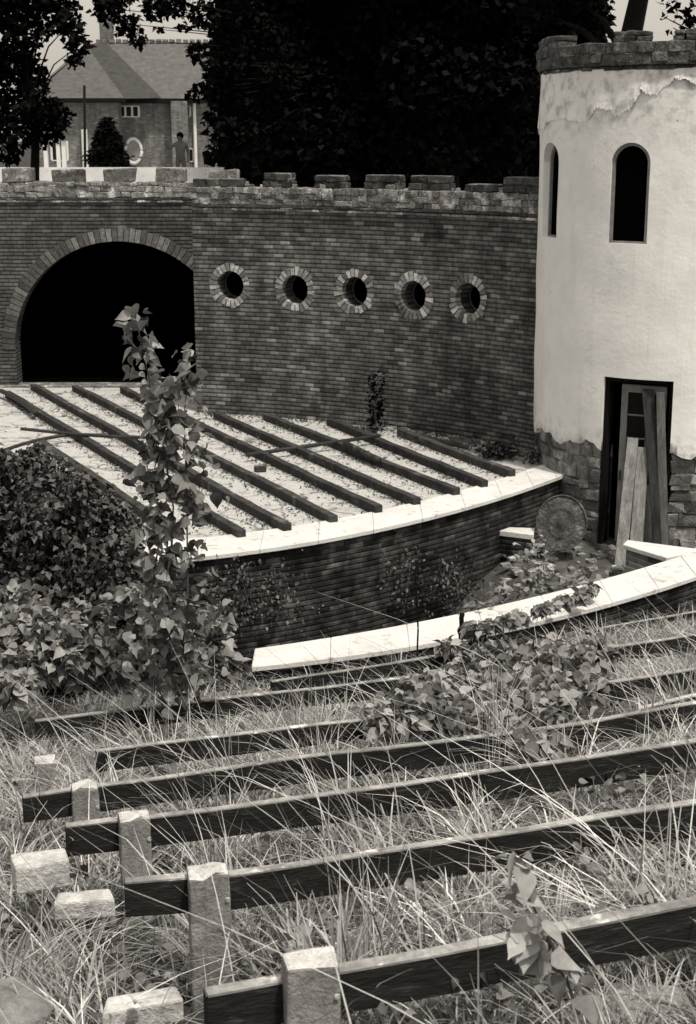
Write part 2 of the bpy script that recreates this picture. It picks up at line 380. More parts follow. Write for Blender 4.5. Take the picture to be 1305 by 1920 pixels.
# ------------------------------------------------------------------ curved stage wall with portholes
WC = Vector((-5.88, 15.98, 0)); WR = 11.93; TH = .4
def wp(t, r=WR): return Vector((WC.x + r * sin(t), WC.y + r * cos(t), 0))
def wang(v): return math.atan2(v.x - WC.x, v.y - WC.y)
t0, t1 = wang(Vector((-2.95, 27.6, 0))), wang(Vector((3.42, 23.55, 0)))
stage_wall = empty('brick_wall', wp((t0 + t1) / 2), 'curved brown brick stage wall with five round ringed portholes and a broken battlemented top', 'wall')
def arc_slab(m, r0, r1, z0, z1, ta, tb, n=60, tone=1.0):
    V = []
    for i in range(n + 1):
        t = ta + (tb - ta) * i / n
        a, b = wp(t, r0), wp(t, r1)
        V += [a + Z * z0, a + Z * z1, b + Z * z1, b + Z * z0]
    fs = [(0, 1, 2, 3), tuple(4 * n + k for k in (3, 2, 1, 0))]
    for i in range(n):
        o = 4 * i
        for k in range(4): fs.append((o + k, o + 4 + k, o + 4 + (k + 1) % 4, o + (k + 1) % 4))
    m.add(V, fs, tone)
def fixn(o):
    bm = bmesh.new(); bm.from_mesh(o.data); bmesh.ops.recalc_face_normals(bm, faces=bm.faces); bm.to_mesh(o.data); bm.free()
m = MB(); arc_slab(m, WR, WR + TH, .93, 4.86, t0, t1)
o = m.build('wall_face', M['brick_stage']); fixn(o)
holes = [(432, 535), (553, 543), (665, 547), (775, 555), (878, 560)]
HC = []
cs = []
for px, py in holes:
    h = hit_cyl(px, py, WC.x, WC.y, WR, near=False); t = wang(h); n = Vector((-sin(t), -cos(t), 0)); ax = Vector((cos(t), -sin(t), 0))
    HC.append((h, n, ax, t))
    cs.append(cutter([(.285 * cos(2 * pi * i / 32), .285 * sin(2 * pi * i / 32)) for i in range(32)], h, ax, n, -.9, .4))
boolean_cut(o, cs)
set_uv(o, lambda c: (wang(c) * WR, c.z))
o.data.transform(Matrix.Translation(-Vector(stage_wall.location))); o.parent = stage_wall
for h, n, ax, t in HC:
    m = MB(); K = 24
    for i in range(K):
        a = 2 * pi * (i + .5) / K; r_ = RND.uniform(-.012, .012)
        rad = ax * cos(a) + Z * sin(a); tg = -ax * sin(a) + Z * cos(a)
        ri, ro = .272, .41 + RND.uniform(-.03, .03); dl = 1.0 / K * 2 * pi * .5
        wi, wo = ri * dl * .80, ro * dl * .74
        vs = []
        for d in (-.14, .014 + r_ * .6):
            for rr, ww, sg in ((ri, wi, -1), (ri, wi, 1), (ro, wo, 1), (ro, wo, -1)):
                vs.append(h + n * d + rad * rr + tg * ww * sg)
        m.add(vs, [(3, 2, 1, 0), (4, 5, 6, 7), (0, 1, 5, 4), (1, 2, 6, 5), (2, 3, 7, 6), (3, 0, 4, 7)], RND.choice((2.4, 2.9, 1.2, .9, 2.0, 3.4)) * RND.uniform(.8, 1.1))
    ob = m.build('porthole_surround', M['ring'], stage_wall); fixn(ob)
    # thin plaster lip of the reveal
    m = MB(); m.tube([h + n * -.39 + (ax * cos(2 * pi * i / 24) + Z * sin(2 * pi * i / 24)) * .262 for i in range(25)], .016, 6)
    m.build('porthole_lip', M['mortar'], stage_wall)
m = MB(); arc_slab(m, WR + TH + .25, WR + TH + .4, .93, 4.7, t0 + .02, t1, 20); arc_slab(m, WR + TH + .0, WR + TH + .42, 4.7, 4.8, t0 + .02, t1, 20)  # wall and lid added behind the portholes to keep them dark
ob = m.build('blackout_backing', M['dark'], stage_wall); fixn(ob)
# return of the wall towards the arch wall
m = MB(); e = wp(t0, WR + TH / 2); m.abox(e.x + .02, e.x + .32, e.y + .1, 30.45, .93, 4.9)
ob = m.build('return_wall', M['brick_stage'], stage_wall, uv=lambda c: (c.y + c.x, c.z))
# string course: two projecting layers, of loose bricks
def course_arc(parent, ts, r, z0, z1, out, wmin, wmax, mat, name, tone=(.7, 1.3), depth=.2, jit=.004):
    m = MB(); t = ts[0]
    while t < ts[1]:
        w = RND.uniform(wmin, wmax); a = t + w / r / 2
        n = Vector((-sin(a), -cos(a), 0)); ax = Vector((cos(a), -sin(a), 0))
        q = out + RND.uniform(-.008, .008)
        m.box(wp(a, r) + n * (q - depth) * .5 + Z * (z0 + z1) / 2, ax * (w / 2 - .004), n * (q + depth) / 2, Z * (z1 - z0) / 2, jit, RND.uniform(*tone))
        t += w / r
    return m.build(name, mat, parent, bevel=.006)
course_arc(stage_wall, (t0, t1), WR, 4.845, 4.89, .035, .18, .3, M['stone'], 'string_course', (.9, 2.0))
course_arc(stage_wall, (t0, t1), WR, 4.905, 4.945, .06, .18, .3, M['stone_dark'], 'string_course', (.4, .9))
def rubble(m, place, s0, s1, z0, z1, out, depth, hs=(.09, .13), ws=(.12, .3), tone=(.5, 1.5), jit=.014, skip=None):
    """irregular courses of stones; place(s) -> (point on face, tangent, outward normal)"""
    z = z0
    while z < z1 - .02:
        h = min(RND.uniform(*hs), z1 - z); s = s0
        if z1 - (z + h) < .04: h = z1 - z
        while s < s1 - .01:
            w = min(RND.uniform(*ws), s1 - s); c = s + w / 2
            if s1 - (s + w) < .05: w = s1 - s; c = s + w / 2
            if not (skip and skip(c, z + h / 2)):
                p, ax, n = place(c); q = out + RND.uniform(-.02, .02)
                m.box(Vector((p.x, p.y, 0)) + n * (q - depth) / 2 + Z * (z + h / 2), ax * (w / 2 - .001), n * (q + depth) / 2, Z * (h / 2 + .001), jit, RND.uniform(*tone))
            s += w
        z += h
def place_arc(s):
    t = t0 + s / WR; return wp(t), Vector((cos(t), -sin(t), 0)), Vector((-sin(t), -cos(t), 0))
LEN = (t1 - t0) * WR
m = MB(); rubble(m, place_arc, 0, LEN, 4.955, 5.27, .04, .42, hs=(.09, .13), ws=(.12, .32), tone=(.5, 1.5))
arc_slab(m, WR - .01, WR + .40, 4.9, 5.255, t0 + .003, t1, 40, 1.1)
ob = m.build('parapet', M['stone'], stage_wall, bevel=.012); fixn(ob)
def arc_s(px, py):      # arc coordinate of the wall face below a merlon
    return (wang(hit_cyl(px, py, WC.x, WC.y, WR, near=False)) - t0) * WR
for px0, px1, dz, low in ((362, 448, .16, 1), (492, 541, .27, 0), (588, 640, .24, 0), (682, 742, .26, 0), (766, 832, .26, 0), (872, 922, .14, 1), (942, 1012, .27, 0)):
    a, b = arc_s(px0, 330), arc_s(px1, 330)
    if px0 < 370: a = .01
    m = MB(); c = (a + b) / 2; p, ax, n = place_arc(c); w = b - a
    rows = 1 if low else 2; hh = dz / rows; z = 5.265
    for r_ in range(rows):
        inset = .0 if r_ == 0 else .015
        k = 3 if r_ == 0 else 2; s = -w / 2 + inset; ee = w / 2 - inset
        cuts = [s] + sorted(s + (ee - s) * (i / k + RND.uniform(-.08, .08)) for i in range(1, k)) + [ee]
        for i in range(k):
            cc = (cuts[i] + cuts[i + 1]) / 2
            for dd in (0, 1):
                m.box(Vector((p.x, p.y, 0)) + ax * cc - n * (.09 + dd * .2) + Z * (z + hh / 2 + RND.uniform(-.006, .006)), ax * ((cuts[i + 1] - cuts[i]) / 2 - .008), n * (.095 + RND.uniform(-.01, .01)), Z * (hh / 2 - .007), .012, RND.uniform(.25, .8))
        m.box(Vector((p.x, p.y, 0)) - n * .19 + Z * (z + hh / 2), ax * (w / 2 - .03), n * .16, Z * (hh / 2 - .002), 0, 2.0)
        z += hh
    m.build('merlon', M['stone_dark'], stage_wall, bevel=.012)
# a few broken stones on top of the wall
m = MB()
for i in range(46):
    s = RND.uniform(.1, LEN - .2); p, ax, n = place_arc(s); r_ = RND.uniform(.02, .055)
    m.box(Vector((p.x, p.y, 5.27 + r_ * .6)) - n * RND.uniform(.02, .3), ax * r_ * 1.5, n * r_, Z * r_, .015, RND.uniform(.7, 1.9))
m.build('loose_stones', M['stone'], stage_wall, bevel=.01)
# ------------------------------------------------------------------ arch wall
AY = 30.5; AX = -4.86; AR = 2.30; ASP = 1.76
arch_wall = empty('brick_wall', (-5.5, AY, .95), 'flat dark brick wall with a wide round-arched gateway and pale battlements, beside the curved wall', 'wall')
m = MB(); m.abox(-11, -2.0, AY, AY + .5, .93, 4.87)
o = m.build('wall_face', M['brick_arch']); fixn(o)
boolean_cut(o, [cutter(arch_outline(AR, .5, ASP, 40), (AX, AY, 0), Vector((1, 0, 0)), Vector((0, -1, 0)), -1, .5)])
set_uv(o, lambda c: (c.x + c.y, c.z)); o.data.transform(Matrix.Translation(-Vector(arch_wall.location))); o.parent = arch_wall
m = MB(); K = 62
for i in range(K):
    a0 = pi * i / K; a1 = pi * (i + 1) / K; g_ = .0018
    ro = AR + .27 + RND.uniform(-.02, .02); d = -.02 + RND.uniform(-.008, .004)
    vs = []
    for y in (AY + .3, AY + d):
        for r_, a in ((AR - .004, a0 + g_ * 2), (AR - .004, a1 - g_ * 2), (ro, a1 - g_ * 2), (ro, a0 + g_ * 2)):
            vs.append((AX + r_ * cos(a), y, ASP + r_ * sin(a)))
    m.add(vs, [(3, 2, 1, 0), (4, 5, 6, 7), (0, 1, 5, 4), (1, 2, 6, 5), (2, 3, 7, 6), (3, 0, 4, 7)], RND.choice((.45, .55, .65, .8, 1.1)) * RND.uniform(.85, 1.1) * (1.25 if .3 * pi < a0 < .62 * pi else .9))
ob = m.build('arch_ring', M['ring'], arch_wall); fixn(ob)
m = MB()   # passage behind the arch, its shade painted near-black
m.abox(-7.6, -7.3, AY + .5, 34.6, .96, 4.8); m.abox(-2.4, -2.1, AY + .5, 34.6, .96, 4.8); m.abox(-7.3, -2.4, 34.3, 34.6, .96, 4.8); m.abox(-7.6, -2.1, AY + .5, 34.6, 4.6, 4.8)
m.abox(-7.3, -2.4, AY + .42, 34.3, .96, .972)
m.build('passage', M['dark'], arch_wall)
m = MB(); m.abox(-8, -2.2, AY - .12, AY + .35, .955, .99, 1.1); m.build('threshold', M['stone'], arch_wall, bevel=.01)
def place_flat(s): return Vector((-11 + s, AY, 0)), Vector((1, 0, 0)), Vector((0, -1, 0))
for z0, z1, out, tone, mt in ((4.86, 4.90, .035, (.9, 2.0), 'stone'), (4.91, 4.95, .05, (.4, .9), 'stone_dark')):
    m = MB(); rubble(m, place_flat, 0, 8.9, z0, z1, out, .2, hs=(.06, .06), ws=(.18, .3), tone=tone, jit=.004); m.build('string_course', M[mt], arch_wall, bevel=.005)
m = MB(); rubble(m, place_flat, 0, 8.9, 4.955, 5.27, .03, .45, ws=(.15, .4), tone=(.9, 1.7), jit=.02); m.abox(-10.9, -2.2, AY + .01, AY + .44, 4.9, 5.25, 1.1)
m.build('parapet', M['stone'], arch_wall, bevel=.012)
for k in range(9):
    xm = W(28 + 97.5 * (k - 3), 320, AY).x
    if xm > -2.6: continue
    m = MB()
    m.abox(xm - .31, xm + .31, AY - .01, AY + .42, 5.262, 5.54 + RND.uniform(-.04, .03), RND.uniform(.7, 1.05), .04)
    m.build('merlon', M['stone'], arch_wall, bevel=.025, segs=2)
# ------------------------------------------------------------------ tower
TC = Vector((5.30, 23.12, 0)); TR = 2.17
def tp(phi, r=TR): return TC + Vector((sin(phi), -cos(phi), 0)) * r
tower = empty('round_tower', TC, 'white plastered round tower with arched windows, stone foot and battlements', 'tower')
def tdisp(phi, z):
    return .03 + .011 * z + .005 * sin(phi * 9 + z * 1.3) + .004 * sin(phi * 17 - z * 3.1) + .003 * sin(z * 5.2 + phi * 4)
N = 200; zs = [1.5] + [1.72 + i * (7.12 - 1.72) / 40 for i in range(41)]
m = MB(); V = []
for j, z in enumerate(zs):
    for i in range(N):
        ph = 2 * pi * i / N; zz = z
        if j == 0: zz = 1.56 + .05 * sin(ph * 13) + .035 * sin(ph * 31 + 1) + RND.uniform(-.025, .025)
        V.append(tp(ph, TR + tdisp(ph, zz)) + Z * zz)
nb = len(V)
for z in (7.12, 1.45):
    for i in range(N): V.append(tp(2 * pi * i / N, TR - .32) + Z * z)
fs = []
for j in range(len(zs) - 1):
    for i in range(N): fs.append((j * N + i, j * N + (i + 1) % N, (j + 1) * N + (i + 1) % N, (j + 1) * N + i))
T_ = (len(zs) - 1) * N
for i in range(N):
    k = (i + 1) % N
    fs.append((T_ + i, T_ + k, nb + k, nb + i)); fs.append((nb + i, nb + k, nb + N + k, nb + N + i)); fs.append((nb + N + i, nb + N + k, k, i))
m.add(V, fs); o = m.build('shaft', M['plaster']); fixn(o)
def tframe(phi): return Vector((cos(phi), sin(phi), 0)), Vector((sin(phi), -cos(phi), 0))
h2 = hit_cyl(1184, 360, TC.x, TC.y, TR); ph2 = math.atan2(h2.x - TC.x, -(h2.y - TC.y))
h1 = hit_cyl(1040, 360, TC.x, TC.y, TR); ph1 = math.atan2(h1.x - TC.x, -(h1.y - TC.y))
hd = hit_cyl(1189, 870, TC.x, TC.y, TR); phd = math.atan2(hd.x - TC.x, -(hd.y - TC.y))
print('phis', ph1, ph2, phd)
WH = .295; WZ0, WZS = 4.66, 5.80
cs = []
for ph in (ph1, ph2, ph2 + (ph2 - ph1)):
    ax, n = tframe(ph); cs.append(cutter(arch_outline(WH, WZ0, WZS, 16), TC, ax, n, TR - .5, TR + .3))
ax, n = tframe(phd); DH = .53
cs.append(cutter([(-DH, 0), (DH, 0), (DH, 2.66), (-DH, 2.66)], TC, ax, n, TR - .6, TR + .4))
boolean_cut(o, cs)
o.data.polygons.foreach_set('use_smooth', [abs(p.normal.z) < .5 and abs((Vector(p.center).xy - TC.xy).length - TR) < .05 for p in o.data.polygons])
o.data.transform(Matrix.Translation(-Vector(tower.location))); o.parent = tower
# old plaster skin that still hangs above the crack
crack = [(1013, 250), (1022, 238), (1032, 243), (1040, 228), (1052, 226), (1060, 221), (1075, 223), (1086, 227), (1098, 231), (1108, 226), (1118, 217), (1122, 208), (1131, 202), (1140, 205), (1150, 207), (1158, 219), (1167, 217), (1176, 208), (1186, 207), (1194, 194), (1204, 180), (1206, 166), (1213, 174), (1222, 178), (1237, 177), (1248, 162), (1258, 158), (1266, 148), (1285, 150), (1305, 158), (1330, 170), (1360, 168)]
pl = []
for px, py in crack:
    q = hit_cyl(px, py, TC.x, TC.y, TR + .02); pl.append((math.atan2(q.x - TC.x, -(q.y - TC.y)), q.z))
pl.sort()
V = []; fs = []; Rr = TR + .022; nn = 0
dense = []
for (a0, b0), (a1, b1) in zip(pl[:-1], pl[1:]):
    for k in range(8): f_ = k / 8; dense.append((a0 + (a1 - a0) * f_ + RND.uniform(-.0005, .0005), b0 + (b1 - b0) * f_ + RND.uniform(-.022, .022)))
m = MB()
for i, (ph, zb) in enumerate(dense):
    for k in range(7):
        f_ = (k / 6); z = zb + (7.11 - zb) * f_
        lift = max(.006, .020 + .018 * sin(ph * 23 + 1)) * (1 - f_)**2.5
        V.append(tp(ph, TR + .004 + lift + tdisp(ph, z)) + Z * z)
    V.append(tp(ph, TR - .02) + Z * (zb + .01))
for i in range(len(dense) - 1):
    a, b = i * 8, (i + 1) * 8
    for k in range(6): fs.append((a + k, b + k, b + k + 1, a + k + 1))
    fs.append((a + 7, b + 7, b, a))
m.add(V, fs); m.build('plaster_skin', M['plaster'], tower)
# near-black drum added inside so the tower openings look unlit
m = MB(); m.tube([TC + Z * .01, TC + Z * 7.0], TR - .45, 48); m.build('blackout_drum', M['dark'], tower)
# arched window frames, recessed
for ph, off in ((ph1, .03), (ph2, -.055), (2 * ph2 - ph1, -.04)):
    ax, n = tframe(ph); m = MB(); org = TC + n * (TR - off)
    outl = arch_outline(WH + .003, WZ0 + .0, WZS, 16); inl = arch_outline(WH - .045, WZ0 + .03, WZS, 16)
    k = len(outl)
    for i in range(k):
        j = (i + 1) % k; vs = []
        for d in (-.06, .0):
            for (a, z) in (outl[i], outl[j], inl[j], inl[i]): vs.append(org + ax * a + Z * z + n * d)
        m.add(vs, [(3, 2, 1, 0), (4, 5, 6, 7), (0, 1, 5, 4), (1, 2, 6, 5), (2, 3, 7, 6), (3, 0, 4, 7)])
    wf = m.build('window_frame', M['door_paint'], tower); fixn(wf)
    m = MB(); m.box(TC + n * (TR - off - .05) + Z * ((WZ0 + WZS + WH) / 2), ax * (WH + .05), n * .01, Z * ((WZS + WH - WZ0) / 2 + .1)); m.build('blackout_sheet', M['dark'], tower)  # black sheet in place of the shade behind the frame
ax, n = tframe(ph1 + .14)
c_ = hit_cyl(1068, 436, TC.x, TC.y, TR)
m = MB(); m.tube([c_ - ax * .09 + Z * .02, c_ - ax * .06 - Z * .06, c_ - Z * .07 + n * .02, c_ + ax * .04 - Z * .01 + n * .03, c_ + ax * .045 + Z * .05 + n * .03], .009, 6); m.build('cable_hook', M['metal'], tower)
# stone foot
def place_t(s):
    ph = -pi * .75 + s / TR; a, nn_ = tframe(ph); return tp(ph, TR - .02), a, nn_
def skipdoor(s, z):
    ph = -pi * .75 + s / TR; return abs((ph - phd) * TR) < DH + .06
sd = (phd + pi * .75) * TR
for sa, sb in ((0, sd - DH - .03), (sd + DH + .03, 1.5 * pi * TR)):
    m = MB(); rubble(m, place_t, sa, sb, 0, 1.62, .01, .3, hs=(.10, .22), ws=(.14, .42), tone=(.35, 1.6), jit=.03)
    m.build('stone_foot', M['plinth'], tower, bevel=.045, segs=2)
m = MB(); K = 80
for i in range(K):
    ph = -pi + 2 * pi * (i + .5) / K
    if abs((ph - phd) * TR) < DH + .09: continue
    a, nn_ = tframe(ph); m.box(TC + nn_ * (TR - .2) + Z * .77, a * (pi * TR / K), nn_ * .168, Z * .77)
m.build('foot_core', M['mortar'], tower)
# cornice and battlements
def place_c(s):
    ph = -pi + s / 2.28; a, nn_ = tframe(ph); return tp(ph, 2.28), a, nn_
CL = 2 * pi * 2.28
m = MB(); rubble(m, place_c, 0, CL, 7.10, 7.155, .01, .3, hs=(.06, .06), ws=(.2, .3), tone=(.5, 1.6), jit=.004); m.build('string_course', M['stone_dark'], tower, bevel=.005)
m = MB(); rubble(m, place_c, 0, CL, 7.20, 7.48, .07, .35, hs=(.11, .15), ws=(.12, .28), tone=(.6, 1.25), jit=.016)
for i in range(60):
    ph = 2 * pi * i / 60; a, nn_ = tframe(ph); m.box(TC + nn_ * 2.145 + Z * 7.32, a * .13, nn_ * .19, Z * .155, .006, .9)
m.build('parapet', M['stone_dark'], tower, bevel=.012)
m = MB(); m.tube([TC + Z * 7.13, TC + Z * 7.2], 2.0, 48); m.build('blackout_lid', M['mortar'], tower)  # hidden lid added to keep daylight out of the shaft
def tpx(px, py=90):
    q = hit_cyl(px, py, TC.x, TC.y, 2.24); return math.atan2(q.x - TC.x, -(q.y - TC.y))
for pa, pb in ((1009, 1058), (1153, 1216), (1262, 1330)):
    a0, a1 = tpx(pa), tpx(pb)
    if pa < 1010: a0 = a1 - .55
    m = MB(); wd = (a1 - a0) * 2.2
    for r_, (zz, hh) in enumerate(((7.475, .085), (7.555, .075))):
        k = 3
        for i in range(k):
            ph = a0 + (a1 - a0) * (i + .5) / k; a, nn_ = tframe(ph)
            m.box(TC + nn_ * 2.17 + Z * (zz + hh / 2), a * (wd / k / 2 - .008), nn_ * .15, Z * (hh / 2 + .002), .016, RND.uniform(.5, 1.1))
    m.build('merlon', M['stone_dark'], tower, bevel=.02, segs=2)
# more merlons round the back
for k in range(4):
    ph0 = tpx(1330) + .5 + k * .95; m = MB()
    for i in range(3):
        a, nn_ = tframe(ph0 + i * .09); m.box(TC + nn_ * 2.1 + Z * 7.51, a * .1, nn_ * .15, Z * .08, .014, .8)
    m.build('merlon', M['stone_dark'], tower, bevel=.02)
# door
ax, n = tframe(phd); D0 = TC + n * (TR - .12)
door = None
def dbox(m, a0, a1, z0, z1, d0, d1, tone=1.0): m.box(D0 + ax * (a0 + a1) / 2 + n * (d0 + d1) / 2 + Z * (z0 + z1) / 2, ax * (a1 - a0) / 2, n * (d1 - d0) / 2, Z * (z1 - z0) / 2, 0, tone)
m = MB(); dbox(m, -DH + .0, -DH + .07, .0, 2.64, -.25, .04); dbox(m, DH - .07, DH, .0, 2.64, -.25, .04); dbox(m, -DH, DH, 2.58, 2.655, -.25, .045)
m.build('door_frame', M['bark'], tower, bevel=.006)
m = MB(); l0, l1 = -.29, .40
dbox(m, l0, l0 + .10, .05, 2.54, -.10, -.05); dbox(m, l1 - .10, l1, .05, 2.54, -.10, -.05)
dbox(m, l0 + .1, l1 - .1, 2.42, 2.54, -.10, -.05); dbox(m, l0 + .1, l1 - .1, .05, 1.0, -.095, -.06, .6)
for z in (2.06, 1.70, 1.34): dbox(m, l0 + .1, l1 - .1, z, z + .025, -.09, -.055)
dbox(m, .10, .125, 1.0, 2.42, -.09, -.055)
door = m.build('door', M['door_paint'], tower, bevel=.004)
m = MB(); dbox(m, l0 + .09, l1 - .09, .98, 2.44, -.082, -.074); m.build('pane', M['glass'], door)
m = MB(); dbox(m, l0 + .03, l0 + .05, 1.05, 1.2, -.06, .0); m.build('handle', M['metal'], door)
# ------------------------------------------------------------------ planks leaning in the doorway
def plank(bl, br, tl, tr, zt, name_label, tone, th=.035, ybot=20.65, ytop=21.05):
    a = W(bl[0], bl[1], ybot); b = W(br[0], br[1], ybot); c = W(tr[0], tr[1], ytop); d = W(tl[0], tl[1], ytop)
    base = (a + b) / 2; base.z = 0.0
    e = empty('leaning_plank', base, name_label, 'plank', 'planks leaning in the tower doorway')
    dn = -min(a.z, b.z)
    up = ((d - a) + (c - b)).normalized(); nn_ = (b - a).cross(up).normalized()
    m = MB(); K = 8
    for k in range(K):
        f0, f1 = k / K, (k + 1) / K
        A, B, C, D = a.lerp(d, f0), b.lerp(c, f0), b.lerp(c, f1), a.lerp(d, f1)
        m.add([A, B, C, D, A + nn_ * -th, B + nn_ * -th, C + nn_ * -th, D + nn_ * -th], [(0, 1, 2, 3), (7, 6, 5, 4), (0, 4, 5, 1), (1, 5, 6, 2), (3, 7, 4, 0)] + ([(2, 6, 7, 3)] if k == K - 1 else []), tone * RND.uniform(.9, 1.1))
    o = m.build('leaning_plank', M['plank']); o.data.transform(Matrix.Translation(-base)); o.location = base
    bpy.data.objects.remove(e)
    tag(o, name_label, 'plank', 'planks leaning in the tower doorway')
plank((1152, 1062), (1174, 1064), (1177, 820), (1197, 822), 0, 'light grey plank standing furthest left in the tower doorway, foot stepped forward', .72, ybot=20.25)
plank((1181, 1020), (1205, 1021), (1196, 838), (1217, 840), 0, 'pale broad plank, second from left of those leaning in the doorway', .95, ybot=20.85)
plank((1226, 1022), (1241, 1023), (1204, 728), (1227, 730), 0, 'dark tall plank crossing in the middle of the leaning doorway planks', .12, ybot=20.8, ytop=21.12)
plank((1236, 1022), (1254, 1023), (1231, 735), (1246, 736), 0, 'mottled grey tall plank furthest right in the tower doorway', .42, ybot=20.9, ytop=21.0)
# ------------------------------------------------------------------ low walls with coping
def coping_slabs(m, xs, yf, yb, z0, z1, gap=.0016, over=0):
    for a, b in zip(xs[:-1], xs[1:]):
        K = 3
        for k in range(K):
            u, v = a + (b - a) * k / K, a + (b - a) * (k + 1) / K
            if k == 0: u += gap
            if k == K - 1: v -= gap
            q = [Vector((u, yf(u), 0)), Vector((v, yf(v), 0)), Vector((v + (yb(v) - yf(v)) * -.33 * over, yb(v), 0)), Vector((u + (yb(u) - yf(u)) * -.33 * over, yb(u), 0))]
            vs = [p + Z * z0 for p in q] + [p + Z * z1 for p in q]
            m.add(vs, [(3, 2, 1, 0), (4, 5, 6, 7), (0, 1, 5, 4), (2, 3, 7, 6)] + ([(3, 0, 4, 7)] if k == 0 else []) + ([(1, 2, 6, 5)] if k == K - 1 else []), 1.0 if k else 1.0)
def low_wall(m, xs, yf, yb, z0, z1, inf=.07, inb=.07):
    for a, b in zip(xs[:-1], xs[1:]):
        q = [Vector((a, yf(a) + inf, 0)), Vector((b, yf(b) + inf, 0)), Vector((b, yb(b) - inb, 0)), Vector((a, yb(a) - inb, 0))]
        vs = [p + Z * z0 for p in q] + [p + Z * z1 for p in q]
        m.add(vs, [(3, 2, 1, 0), (4, 5, 6, 7), (0, 1, 5, 4), (1, 2, 6, 5), (2, 3, 7, 6), (3, 0, 4, 7)])
def uvw(c): return (c.x * 1.25 + 40, c.z)
sf = empty('stage_front_wall', (0, 18.6, 0), 'dark sooty curved brick wall at the stage front under a white slab coping', 'wall')
xs = [-3.2 + .25 * i for i in range(28)] + [3.62]
m = MB(); low_wall(m, xs, lambda x: ev(stF, x), lambda x: ev(stB, x), -1.1, .92, .10, .1)
o = m.build('wall_face', M['brick_low'], sf, uv=uvw)
xs = [-2.65, -1.9, -1.15, -.4, .35, 1.05, 1.7, 2.3, 2.85, 3.3, 3.66]
m = MB(); coping_slabs(m, xs, lambda x: ev(stF, x), lambda x: ev(stB, x), .92, .985)
m.build('coping', M['coping'], sf, bevel=.008)
lf = empty('pit_wall', (0, 15, 0), 'low curved wall with bright white coping between the benches and the pit', 'wall')
xe = 6.4
def cf(x): return ev(copF, x)
def cb(x): return ev(copB, x)
xs = [-1.05 + .3 * i for i in range(20)] + [4.65]
cornF = P(1305, 1079, .55); cornB = P(1277, 1041, .55)
m = MB(); low_wall(m, [x for x in xs if x <= 4.66], cf, cb, -1.1, .49, .06, .06); m.build('wall_face', M['brick_low'], lf, uv=uvw)
xs = [-1.06, -.2, .7, 1.6, 2.45, 3.3, 4.0, 4.62]
m = MB(); coping_slabs(m, xs, cf, cb, .485, .55)
# continuation beyond the frame
a, b = Vector((4.62, cf(4.62), 0)), Vector((4.62, cb(4.62), 0)); c, d = Vector((6.6, cf(4.62) + 2.35, 0)), Vector((6.2, cb(4.62) + 2.2, 0))
m.add([p + Z * .485 for p in (a, c, d, b)] + [p + Z * .55 for p in (a, c, d, b)], [(3, 2, 1, 0), (4, 5, 6, 7), (0, 1, 5, 4), (1, 2, 6, 5), (2, 3, 7, 6)])
# short leg of the wall back to the tower door
g1 = P(1168, 1021, .55); g2 = P(1176, 1012.5, .55); g3 = P(1250, 1046, .55); g4 = P(1320, 1031, .55)
k1, k2, k3, k4 = [Vector((v.x, v.y, 0)) for v in (g1, g3, g4, g2)]
m.add([p + Z * .487 for p in (k1, k2, k3, k4)] + [p + Z * .553 for p in (k1, k2, k3, k4)], [(3, 2, 1, 0), (4, 5, 6, 7), (0, 1, 5, 4), (1, 2, 6, 5), (2, 3, 7, 6), (3, 0, 4, 7)])
m.build('coping', M['coping'], lf, bevel=.008)
m = MB(); 
i1, i2, i3, i4 = k1 + Vector((.06, .05, 0)), k2 + Vector((.02, .06, 0)), k3 + Vector((0, -.03, 0)), k4 + Vector((.06, -.03, 0))
m.add([p for p in (i1, i2, i3, i4)] + [p + Z * .486 for p in (i1, i2, i3, i4)], [(3, 2, 1, 0), (4, 5, 6, 7), (0, 1, 5, 4), (1, 2, 6, 5), (2, 3, 7, 6), (3, 0, 4, 7)])
m.build('leg_wall', brick_mat('pale_old_brick', .16, mortar=1.6, contrast=.8), lf, uv=uvw)
# small pale ledge beside the stage wall
l = [P(928, 994, .42), P(1000, 1003, .42), P(1003, 990, .42), P(945, 988, .42)]
m = MB(); m.add([Vector((p.x, p.y, .34)) for p in l] + l, [(3, 2, 1, 0), (4, 5, 6, 7), (0, 1, 5, 4), (1, 2, 6, 5), (2, 3, 7, 6), (3, 0, 4, 7)])
lc = sum(l, Vector()) / 4
stp = empty('stone_step', (lc.x, lc.y, 0), 'small white topped step at the right foot of the stage front wall', 'step')
m.build('tread', M['coping'], stp, bevel=.006)
m = MB(); q = [Vector((p.x + (lc.x - p.x) * .08, p.y + (lc.y - p.y) * .08, 0)) for p in l]
m.add(q + [p + Z * .339 for p in q], [(3, 2, 1, 0), (4, 5, 6, 7), (0, 1, 5, 4), (1, 2, 6, 5), (2, 3, 7, 6), (3, 0, 4, 7)]); m.build('riser', M['brick_low'], stp, uv=uvw)
